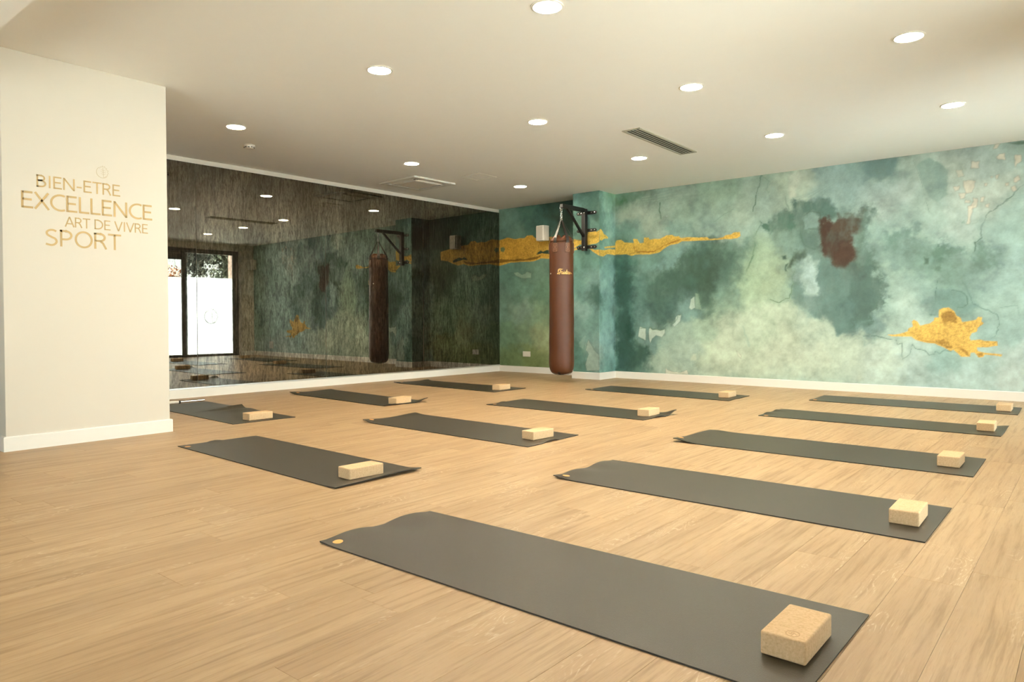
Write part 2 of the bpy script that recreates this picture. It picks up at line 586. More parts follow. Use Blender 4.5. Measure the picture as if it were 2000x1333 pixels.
# ------------------------------------------------------------------ mural print data (metres along the papered wall, metres up)
MURAL_WASH = [(3.166,2.527,0.185,0.328,0.234),(3.536,2.559,0.254,0.371,0.3),(4.004,2.576,0.356,0.503,0.429),(4.586,2.595,0.345,0.515,0.409),(5.059,2.601,0.387,0.534,0.455),(5.378,2.586,0.487,0.622,0.508),(5.624,2.591,0.54,0.648,0.531),(5.976,2.581,0.33,0.479,0.453),(6.309,2.583,0.268,0.408,0.385),(6.523,2.571,0.181,0.287,0.271),(6.653,2.57,0.261,0.377,0.349),(6.805,2.571,0.482,0.618,0.548),(7.263,2.538,0.517,0.639,0.585),(7.535,2.573,0.467,0.6,0.564),(7.774,2.588,0.344,0.474,0.429),(3.124,2.348,0.423,0.529,0.46),(3.456,2.352,0.444,0.552,0.482),(3.774,2.286,0.36,0.497,0.425),(4.154,2.25,0.308,0.468,0.394),(4.586,2.275,0.323,0.485,0.409),(4.861,2.182,0.39,0.539,0.462),(5.125,2.285,0.386,0.545,0.485),(5.442,2.252,0.432,0.587,0.505),(5.625,2.325,0.511,0.662,0.551),(5.862,2.238,0.308,0.452,0.427),(6.146,2.297,0.33,0.494,0.478),(6.419,2.207,0.412,0.574,0.545),(6.629,2.127,0.454,0.589,0.556),(6.883,2.044,0.403,0.552,0.5),(7.126,1.965,0.397,0.559,0.51),(7.313,2.055,0.518,0.652,0.594),(7.539,2.085,0.553,0.666,0.597),(7.757,2.009,0.407,0.556,0.504),(3.124,2.165,0.16,0.314,0.268),(3.374,2.165,0.2,0.349,0.303),(3.656,2.155,0.339,0.452,0.38),(4.005,2.091,0.248,0.415,0.369),(4.445,2.087,0.282,0.442,0.402),(4.794,2.004,0.32,0.48,0.433),(5.126,1.964,0.339,0.501,0.453),(5.349,1.977,0.217,0.349,0.297),(5.565,2.052,0.182,0.299,0.255),(5.804,2.122,0.142,0.249,0.221),(6.091,2.094,0.15,0.25,0.216),(6.367,1.979,0.18,0.284,0.248),(6.579,1.845,0.269,0.414,0.377),(6.834,1.824,0.332,0.493,0.465),(7.079,1.804,0.357,0.517,0.47),(7.315,1.784,0.435,0.573,0.535),(7.542,1.659,0.341,0.49,0.46),(7.759,1.696,0.344,0.503,0.458),(3.165,1.67,0.064,0.17,0.143),(3.536,1.651,0.151,0.297,0.265),(3.929,1.609,0.195,0.363,0.343),(4.302,1.657,0.107,0.218,0.19),(4.588,1.621,0.07,0.138,0.107),(4.862,1.658,0.142,0.266,0.225),(5.126,1.707,0.339,0.501,0.365),(5.319,1.631,0.36,0.514,0.387),(5.505,1.683,0.198,0.332,0.303),(5.746,1.729,0.159,0.262,0.23),(6.093,1.645,0.15,0.238,0.216),(6.422,1.741,0.181,0.297,0.269),(6.632,1.668,0.231,0.363,0.334),(6.836,1.598,0.191,0.314,0.286),(7.081,1.527,0.161,0.281,0.237),(7.316,1.568,0.254,0.393,0.349),(7.543,1.5,0.17,0.284,0.238),(7.761,1.435,0.344,0.503,0.469),(3.165,1.318,0.034,0.098,0.077),(3.455,1.309,0.111,0.233,0.208),(3.852,1.297,0.109,0.201,0.174),(4.229,1.353,0.066,0.133,0.105),(4.518,1.376,0.06,0.114,0.087),(4.795,1.267,0.129,0.255,0.226),(5.063,1.259,0.363,0.534,0.383),(5.32,1.314,0.398,0.539,0.387),(5.538,1.244,0.215,0.355,0.302),(5.731,1.238,0.427,0.597,0.575),(5.924,1.292,0.15,0.251,0.219),(6.206,1.341,0.151,0.219,0.192),(6.477,1.272,0.165,0.275,0.238),(6.685,1.322,0.332,0.484,0.429),(6.937,1.312,0.29,0.435,0.393),(7.178,1.357,0.216,0.355,0.307),(7.41,1.292,0.275,0.427,0.396),(7.677,1.229,0.343,0.505,0.463),(3.165,0.877,0.045,0.118,0.097),(3.455,0.876,0.137,0.276,0.252),(3.852,0.945,0.073,0.157,0.139),(4.193,1.08,0.176,0.323,0.309),(4.447,1.143,0.09,0.177,0.139),(4.796,1.069,0.278,0.434,0.346),(5.129,0.999,0.437,0.597,0.453),(5.446,1.026,0.406,0.554,0.43),(5.749,1.052,0.289,0.456,0.431),(5.983,0.988,0.137,0.251,0.234),(6.208,0.985,0.124,0.237,0.223),(6.371,1.1,0.107,0.193,0.175),(6.558,1.038,0.332,0.498,0.446),(6.789,1.034,0.428,0.586,0.529),(7.084,1.029,0.199,0.333,0.311),(7.32,0.97,0.235,0.378,0.349),(7.547,0.967,0.364,0.525,0.472),(7.786,0.964,0.368,0.532,0.485),(3.165,0.436,0.069,0.163,0.147),(3.373,0.368,0.112,0.215,0.181),(3.617,0.661,0.181,0.319,0.298),(4.006,0.665,0.333,0.491,0.417),(4.448,0.737,0.372,0.539,0.426),(4.797,0.673,0.497,0.642,0.497),(5.129,0.741,0.464,0.631,0.485),(5.447,0.679,0.544,0.669,0.518),(5.75,0.744,0.453,0.609,0.526),(6.097,0.836,0.132,0.231,0.216),(6.292,0.747,0.112,0.2,0.191),(6.443,0.748,0.197,0.319,0.305),(6.689,0.749,0.428,0.588,0.521),(6.94,0.751,0.455,0.628,0.589),(7.681,0.702,0.366,0.546,0.51),(3.207,0.179,0.089,0.209,0.199),(3.455,0.226,0.152,0.276,0.238),(3.775,0.167,0.36,0.51,0.425),(4.156,0.321,0.378,0.53,0.456),(4.59,0.336,0.501,0.649,0.504),(4.999,0.349,0.553,0.685,0.536),(5.386,0.425,0.575,0.692,0.562),(5.752,0.436,0.58,0.7,0.574),(6.155,0.507,0.507,0.646,0.557),(6.534,0.458,0.538,0.679,0.595),(6.843,0.41,0.482,0.651,0.615),(7.184,0.366,0.368,0.577,0.545),(7.552,0.327,0.424,0.606,0.57),(7.813,0.338,0.5,0.645,0.609),(3.853,0.064,0.463,0.607,0.501),(4.59,0.101,0.473,0.614,0.504),(5,0.121,0.388,0.548,0.457),(5.387,0.121,0.46,0.615,0.521),(5.871,0.102,0.451,0.605,0.521),(6.43,0.132,0.508,0.661,0.6),(6.944,0.132,0.483,0.669,0.646),(7.418,0.132,0.464,0.636,0.621),(7.814,0.139,0.529,0.672,0.643),(2.281,2.525,0.211,0.416,0.368),(2.472,2.526,0.094,0.198,0.157),(2.557,2.244,0.094,0.198,0.161),(2.324,2.193,0.118,0.238,0.197),(2.323,1.61,0.146,0.307,0.267),(2.453,1.748,0.118,0.26,0.21),(2.278,1.319,0.161,0.343,0.31),(2.496,1.421,0.23,0.416,0.38),(2.365,1.025,0.314,0.544,0.503),(2.555,1.095,0.094,0.198,0.169),(2.321,0.733,0.23,0.434,0.4),(2.537,0.734,0.131,0.283,0.233),(2.276,0.292,0.131,0.307,0.267),(2.58,0.662,0.27,0.477,0.446),(2.276,0.145,0.146,0.333,0.283),(2.579,0.302,0.314,0.477,0.419),(2.824,2.475,0.285,0.485,0.4),(2.823,2.185,0.265,0.473,0.411),(2.822,1.605,0.176,0.348,0.317),(2.821,1.314,0.227,0.416,0.388),(2.821,0.878,0.209,0.4,0.371),(2.82,0.441,0.245,0.438,0.43),(2.819,0.186,0.146,0.315,0.293),(2.961,2.55,0.176,0.348,0.204),(2.958,1.025,0.192,0.374,0.354),(0.115,2.556,0.161,0.293,0.218),(0.593,2.51,0.08,0.185,0.137),(1.097,2.54,0.036,0.08,0.059),(0.277,2.375,0.131,0.255,0.196),(0.798,2.41,0.07,0.167,0.13),(1.385,2.589,0.03,0.063,0.045),(0.273,1.631,0.131,0.269,0.209),(0.795,1.608,0.161,0.293,0.218),(0.485,1.376,0.161,0.317,0.242),(0.895,1.283,0.131,0.246,0.167),(0.162,1.053,0.178,0.317,0.242),(0.587,0.966,0.234,0.371,0.293),(0.893,0.883,0.214,0.344,0.218),(0.16,0.551,0.178,0.317,0.196),(0.586,0.639,0.214,0.344,0.218),(0.892,0.562,0.348,0.43,0.242),(0.267,0.22,0.178,0.269,0.12),(0.688,0.234,0.207,0.283,0.114),(0.941,0.243,0.255,0.328,0.144),(1.335,1.583,0.07,0.134,0.09),(1.333,0.881,0.196,0.344,0.218),(1.332,0.334,0.214,0.293,0.13),(8.344,2.4,0.394,0.56,0.499),(8.344,1.8,0.345,0.53,0.464),(8.344,1.2,0.369,0.542,0.487),(8.344,0.6,0.379,0.567,0.51),(8.344,0.2,0.473,0.63,0.599),(8.944,2.4,0.28,0.462,0.388),(8.944,1.6,0.323,0.507,0.441),(8.944,0.8,0.28,0.462,0.409),(8.944,0.2,0.419,0.592,0.547)]
MURAL_SHAPES = [
([(3.056,1.71),(3.296,1.614),(3.32,1.368),(3.304,1.082),(3.374,0.822),(3.335,0.658),(3.404,0.468),(3.594,0.392),(3.572,0.27),(3.488,0.118),(3.055,0.099)],(0.037,0.098,0.08),0.762435,0.06,0.05),
([(3.28,0.849),(3.366,0.822),(3.35,0.576),(3.233,0.574),(3.218,0.712)],(0.023,0.071,0.056),0.762435,0.03,0.03),
([(3.481,0.483),(3.594,0.378),(3.466,0.171),(3.373,0.263),(3.435,0.374)],(0.053,0.122,0.099),0.80782,0.03,0.03),
([(3.91,1.557),(4.137,1.713),(4.289,1.819),(4.491,1.755),(4.518,1.502),(4.532,1.249),(4.303,1.218),(3.91,1.228)],(0.051,0.102,0.075),0.712825,0.07,0.05),
([(3.542,1.441),(3.91,1.505),(4.33,1.435),(4.303,1.231),(4.053,1.069),(3.968,1.11),(3.852,1.244),(3.824,1.033),(3.542,1.078)],(0.059,0.124,0.1),0.712825,0.06,0.05),
([(4.701,1.642),(4.829,1.66),(4.905,1.533),(4.918,1.36),(4.727,1.331),(4.544,1.551)],(0.073,0.138,0.108),0.65908,0.05,0.05),
([(3.092,2.631),(3.511,2.624),(3.466,2.535),(3.281,2.487),(3.092,2.493)],(0.139,0.263,0.196),0.762435,0.03,0.03),
([(3.06,2.58),(3.171,2.581),(3.234,2.52),(3.092,2.48),(3.06,2.483)],(0.079,0.208,0.094),0.712825,0.02,0.03),
([(4.541,0.594),(4.671,0.946),(4.864,0.92),(4.977,0.944),(5.106,1.027),(5.161,0.966),(5.293,1.072),(5.388,1.035),(5.539,1.056),(5.743,0.902),(5.854,0.844),(5.946,0.866),(5.984,0.764),(6.081,0.674),(6.217,0.676),(6.34,0.688),(6.353,0.146),(4.475,0.098)],(0.573,0.695,0.571),0.5,0.035,0.03),
([(5.538,1.091),(5.63,1.031),(5.765,0.925),(5.854,0.855),(5.951,0.869),(5.979,0.775),(6.081,0.68),(6.217,0.687),(6.299,0.726),(6.43,0.81),(6.479,1.061),(6.437,1.39),(6.129,1.583),(5.807,1.557),(5.628,1.473),(5.583,1.359),(5.538,1.22)],(0.115,0.206,0.191),0.712825,0.028,0.03),
([(5.639,1.543),(5.74,1.618),(5.862,1.485),(5.84,1.36),(5.852,1.142),(5.72,1.134),(5.685,1.285),(5.629,1.334)],(0.48,0.657,0.647),0.7,0.03,0.03),
([(5.534,2.281),(5.804,2.286),(5.967,2.291),(6.063,2.156),(6.085,2.064),(5.892,2.026),(5.87,2.085),(5.782,2.116),(5.682,2.08),(5.626,2.015),(5.558,2.092)],(0.098,0.175,0.154),0.917531,0.025,0.03),
([(5.626,2.015),(5.682,2.08),(5.728,1.88),(5.838,1.905),(5.839,1.688),(5.695,1.72),(5.638,1.852)],(0.116,0.195,0.175),0.80782,0.03,0.03),
([(5.682,2.045),(5.771,2.094),(5.865,2.085),(5.86,1.949),(5.694,1.917)],(0.268,0.411,0.384),0.7,0.015,0.02),
([(5.152,2.034),(5.372,2.073),(5.465,2.171),(5.535,2.164),(5.603,2.017),(5.535,1.93),(5.455,1.942),(5.385,1.942),(5.349,1.993),(5.284,1.897),(5.231,1.967)],(0.104,0.205,0.166),0.917531,0.018,0.035),
([(5.559,1.671),(5.695,1.686),(5.718,1.592),(5.605,1.552),(5.537,1.45),(5.502,1.487),(5.571,1.577)],(0.076,0.122,0.092),0.917531,0.02,0.03),
([(5.423,1.632),(5.467,1.63),(5.473,1.582),(5.433,1.585)],(0.063,0.123,0.098),0.944811,0.012,0.01),
([(5.468,1.524),(5.497,1.522),(5.491,1.434),(5.468,1.436)],(0.063,0.123,0.098),0.944811,0.012,0.01),
([(5.886,2.083),(6.032,2.019),(6.085,2.087),(6.231,2.061),(6.313,2.031),(6.343,2.128),(6.383,2.112),(6.334,1.842),(6.222,1.829),(6.222,1.696),(6.325,1.623),(6.274,1.548),(6.151,1.444),(6.066,1.437),(6.002,1.541),(5.927,1.568),(5.861,1.721),(5.86,1.972)],(0.083,0.059,0.042),0.824769,0.02,0.035),
([(5.887,2.061),(6.021,2.014),(6.065,1.83),(6.201,1.697),(6.264,1.582),(6.14,1.455),(6.023,1.54),(5.937,1.579),(5.872,1.72),(5.86,1.972)],(0.062,0.037,0.025),0.80782,0.035,0.04),
([(6.254,1.483),(6.356,1.467),(6.387,1.322),(6.327,1.292),(6.234,1.362)],(0.069,0.047,0.033),0.917531,0.02,0.03),
([(6.365,2.208),(6.429,2.133),(6.491,2.058),(6.429,1.996),(6.399,1.885),(6.368,1.774),(6.431,1.599),(6.484,1.471),(6.412,1.391),(6.242,1.399),(6.304,1.893)],(0.099,0.172,0.148),0.762435,0.03,0.05),
([(6.348,1.453),(6.464,1.379),(6.547,1.24),(6.589,1.07),(6.528,0.947),(6.466,0.925),(6.415,0.765),(6.33,0.811),(6.213,0.764),(6.199,1.461)],(0.089,0.154,0.136),0.80782,0.025,0.05),
([(6.605,1.801),(6.803,1.884),(6.91,1.842),(6.902,1.712),(6.775,1.688),(6.636,1.552),(6.575,1.646)],(0.145,0.245,0.214),0.80782,0.03,0.06),
([(7.082,1.709),(7.157,1.715),(7.203,1.626),(7.303,1.619),(7.331,1.532),(7.204,1.519),(7.14,1.469),(7.065,1.527)],(0.122,0.216,0.178),0.84888,0.025,0.05),
([(7.428,1.631),(7.507,1.688),(7.595,1.475),(7.638,1.38),(7.544,1.34),(7.438,1.453)],(0.144,0.241,0.202),0.762435,0.03,0.06),
([(6.96,1.511),(7.003,1.509),(6.999,1.444),(6.961,1.446)],(0.089,0.157,0.124),0.917531,0.012,0.01),
([(7.065,1.417),(7.121,1.414),(7.103,1.351),(7.066,1.363)],(0.122,0.211,0.174),0.80782,0.015,0.02),
([(6.363,2.646),(6.715,2.651),(6.701,2.57),(6.621,2.481),(6.52,2.405),(6.427,2.45),(6.364,2.515)],(0.171,0.278,0.266),0.75,0.02,0.02),
([(6.877,2.526),(6.925,2.577),(7.001,2.607),(7.058,2.557),(7.1,2.525),(7.175,2.434),(7.176,2.183),(7.08,2.108),(7.004,2.16),(6.941,2.308),(6.912,2.388)],(0.291,0.423,0.388),0.85,0.012,0.008),
([(7.058,2.552),(7.105,2.519),(7.175,2.429),(7.176,2.183),(7.126,2.189),(7.05,2.327),(7.04,2.479)],(0.245,0.371,0.343),0.55,0.02,0.012),
([(6.73,2.621),(6.838,2.622),(6.868,2.536),(6.849,2.462),(6.711,2.502)],(0.499,0.631,0.555),0.6,0.03,0.02),
([(7.713,2.643),(7.846,2.648),(7.846,2.607),(7.763,2.623)],(0.114,0.186,0.131),0.885497,0.01,0.012),
([(7.514,1.895),(7.625,1.988),(7.709,2.056),(7.767,2.1),(7.849,2.207),(7.854,1.662),(7.687,1.623),(7.471,1.743)],(0.343,0.493,0.451),0.5,0.03,0.02),
([(7.302,1.884),(7.337,1.896),(7.342,1.853),(7.311,1.856)],(0.235,0.353,0.301),0.7,0.01,0.01),
([(7.611,2.514),(7.634,2.541),(7.676,2.547),(7.678,2.468),(7.655,2.481),(7.621,2.486)],(0.764,0.704,0.575),0.75,0.006,0.008),
([(7.756,2.512),(7.816,2.509),(7.81,2.439),(7.773,2.419),(7.757,2.383),(7.752,2.472)],(0.768,0.7,0.565),0.75,0.006,0.008),
([(7.387,2.5),(7.418,2.49),(7.457,2.489),(7.449,2.418),(7.387,2.431)],(0.756,0.711,0.593),0.75,0.006,0.008),
([(7.253,2.418),(7.302,2.424),(7.325,2.356),(7.271,2.342)],(0.752,0.715,0.603),0.75,0.006,0.008),
([(7.321,2.304),(7.424,2.293),(7.42,2.218),(7.398,2.168),(7.344,2.164),(7.322,2.24)],(0.755,0.713,0.597),0.75,0.006,0.008),
([(7.234,2.251),(7.285,2.245),(7.281,2.213),(7.245,2.205)],(0.751,0.716,0.605),0.75,0.006,0.008),
([(7.281,2.187),(7.344,2.164),(7.336,2.123),(7.291,2.115)],(0.753,0.714,0.601),0.75,0.006,0.008),
([(7.34,2.096),(7.381,2.097),(7.376,2.066),(7.336,2.07)],(0.754,0.713,0.598),0.75,0.006,0.008),
([(7.403,2.117),(7.441,2.111),(7.434,2.007),(7.39,1.991)],(0.756,0.711,0.593),0.75,0.006,0.008),
([(7.469,2.118),(7.502,2.115),(7.495,2.064),(7.467,2.061)],(0.758,0.709,0.588),0.75,0.006,0.008),
([(7.511,2.257),(7.539,2.257),(7.533,2.225),(7.514,2.227)],(0.76,0.708,0.585),0.75,0.006,0.008),
([(7.563,2.335),(7.588,2.326),(7.584,2.31),(7.565,2.314)],(0.761,0.706,0.58),0.75,0.006,0.008),
([(7.607,2.334),(7.629,2.328),(7.627,2.291),(7.608,2.298)],(0.763,0.705,0.577),0.75,0.006,0.008),
([(7.754,2.279),(7.787,2.295),(7.804,2.258),(7.775,2.231),(7.75,2.239)],(0.768,0.7,0.565),0.75,0.006,0.008),
([(7.729,2.191),(7.767,2.199),(7.777,2.15),(7.755,2.139)],(0.767,0.701,0.566),0.75,0.006,0.008),
([(7.684,2.232),(7.708,2.236),(7.707,2.206),(7.685,2.207)],(0.765,0.703,0.571),0.75,0.006,0.008),
([(7.515,2.036),(7.544,2.038),(7.539,1.997),(7.515,2.01)],(0.76,0.708,0.584),0.75,0.006,0.008),
([(7.372,2.024),(7.412,2.031),(7.382,1.845),(7.347,1.846),(7.364,1.909)],(0.755,0.712,0.596),0.75,0.006,0.008),
([(7.586,2.635),(7.633,2.645),(7.604,2.595),(7.582,2.6)],(0.762,0.706,0.578),0.75,0.006,0.008),
([(7.275,1.854),(7.453,1.838),(7.472,1.691),(7.375,1.646),(7.294,1.704)],(0.52,0.657,0.597),0.45,0.03,0.03),
([(7.114,2.56),(7.243,2.552),(7.324,2.482),(7.317,2.315),(7.189,2.331),(7.175,2.429)],(0.546,0.668,0.581),0.5,0.03,0.02),
([(5.51,2.62),(5.641,2.611),(5.624,2.503),(5.593,2.414),(5.58,2.334),(5.522,2.317),(5.505,2.424)],(0.674,0.752,0.641),0.7,0.018,0.012),
([(5.347,2.626),(5.51,2.62),(5.499,2.483),(5.383,2.509)],(0.562,0.683,0.546),0.5,0.03,0.02),
([(3.45,0.747),(3.504,0.727),(3.545,0.727),(3.545,0.552),(3.496,0.572),(3.432,0.605)],(0.612,0.748,0.669),0.85,0.005,0.006),
([(3.594,0.708),(3.617,0.741),(3.662,0.699),(3.721,0.715),(3.765,0.705),(3.847,0.712),(3.838,0.656),(3.802,0.596),(3.706,0.624),(3.647,0.581),(3.617,0.517),(3.594,0.593)],(0.606,0.739,0.658),0.85,0.005,0.006),
([(4.004,0.874),(4.039,0.906),(4.084,0.913),(4.074,0.822),(4.039,0.789),(3.989,0.74),(3.954,0.78),(3.997,0.809)],(0.522,0.679,0.626),0.85,0.005,0.005),
([(4.223,1.118),(4.276,1.152),(4.287,1.001),(4.235,0.97),(4.2,0.996)],(0.481,0.627,0.569),0.85,0.005,0.005),
([(4.287,1.193),(4.33,1.186),(4.371,0.974),(4.287,0.988)],(0.318,0.463,0.36),0.6,0.01,0.006),
([(3.853,0.171),(3.897,0.149),(3.983,0.12),(4.082,0.125),(4.173,0.159),(4.194,0.104),(3.853,0.094)],(0.72,0.741,0.626),0.8,0.006,0.006),
([(4.263,0.384),(4.304,0.385),(4.311,0.296),(4.222,0.293)],(0.602,0.714,0.568),0.6,0.01,0.01),
([(4.857,0.439),(4.921,0.379),(4.914,0.342),(4.883,0.365)],(0.664,0.749,0.613),0.7,0.008,0.006),
([(3.092,2.438),(3.466,2.441),(3.587,2.375),(3.572,2.269),(3.389,2.273),(3.234,2.301),(3.155,2.24),(3.108,2.299)],(0.458,0.563,0.466),0.55,0.025,0.02),
([(3.435,2.282),(3.646,2.262),(3.646,2.129),(3.557,2.063),(3.481,2.157)],(0.399,0.517,0.432),0.55,0.02,0.02),
([(3.852,2.276),(3.881,2.267),(3.878,2.251),(3.855,2.256)],(0.582,0.732,0.733),0.8,0.006,0.003),
([(2.443,0.566),(2.494,0.502),(2.533,0.427),(2.617,0.353),(2.629,0.125),(2.416,0.116),(2.39,0.215),(2.455,0.349),(2.403,0.413)],(0.425,0.565,0.488),0.85,0.006,0.008),
([(2.285,0.509),(2.338,0.587),(2.396,0.62),(2.364,0.423),(2.299,0.454)],(0.314,0.523,0.474),0.7,0.01,0.01),
([(2.47,1.349),(2.624,1.366),(2.7,1.109),(2.598,1.043),(2.47,1.154)],(0.069,0.154,0.129),0.80782,0.03,0.03),
([(2.822,1.482),(2.883,1.331),(2.801,1.285),(2.7,1.368)],(0.285,0.497,0.461),0.5,0.015,0.012),
([(2.679,0.849),(3.029,0.87),(3.028,0.337),(2.861,0.256),(2.678,0.417)],(0.265,0.473,0.461),0.4,0.03,0.03),
([(0.311,1.601),(0.407,1.612),(0.485,1.564),(0.564,1.605),(0.679,1.592),(0.672,1.503),(0.485,1.51),(0.358,1.55)],(0.348,0.493,0.369),0.7,0.008,0.008),
([(0.163,1.102),(0.357,1.099),(0.388,0.926),(0.227,0.902)],(0.299,0.43,0.31),0.4,0.03,0.03),
([(0.792,0.754),(1.009,0.85),(1.007,0.372),(0.852,0.441)],(0.39,0.473,0.267),0.45,0.05,0.04),
([(1.082,2.439),(1.242,2.448),(2.183,2.462),(2.182,2.043),(1.327,2.136),(1.184,2.336)],(0.022,0.04,0.027),0.80782,0.04,0.03),
([(1.385,2.666),(2.184,2.583),(2.183,2.352),(1.299,2.442)],(0.017,0.032,0.025),0.712825,0.04,0.03),
([(1.035,1.755),(2.182,1.735),(2.181,1.558),(1.035,1.612)],(0.046,0.088,0.056),0.712825,0.04,0.03),
([(7.059,1.006),(7.086,1.146),(7.216,1.164),(7.307,1.13),(7.352,1.076),(7.362,1.001),(7.442,0.979),(7.389,0.906),(7.29,0.875),(7.254,0.939),(7.106,0.941),(7.102,0.887),(7.031,0.887)],(0.162,0.279,0.257),0.55,0.025,0.02)]
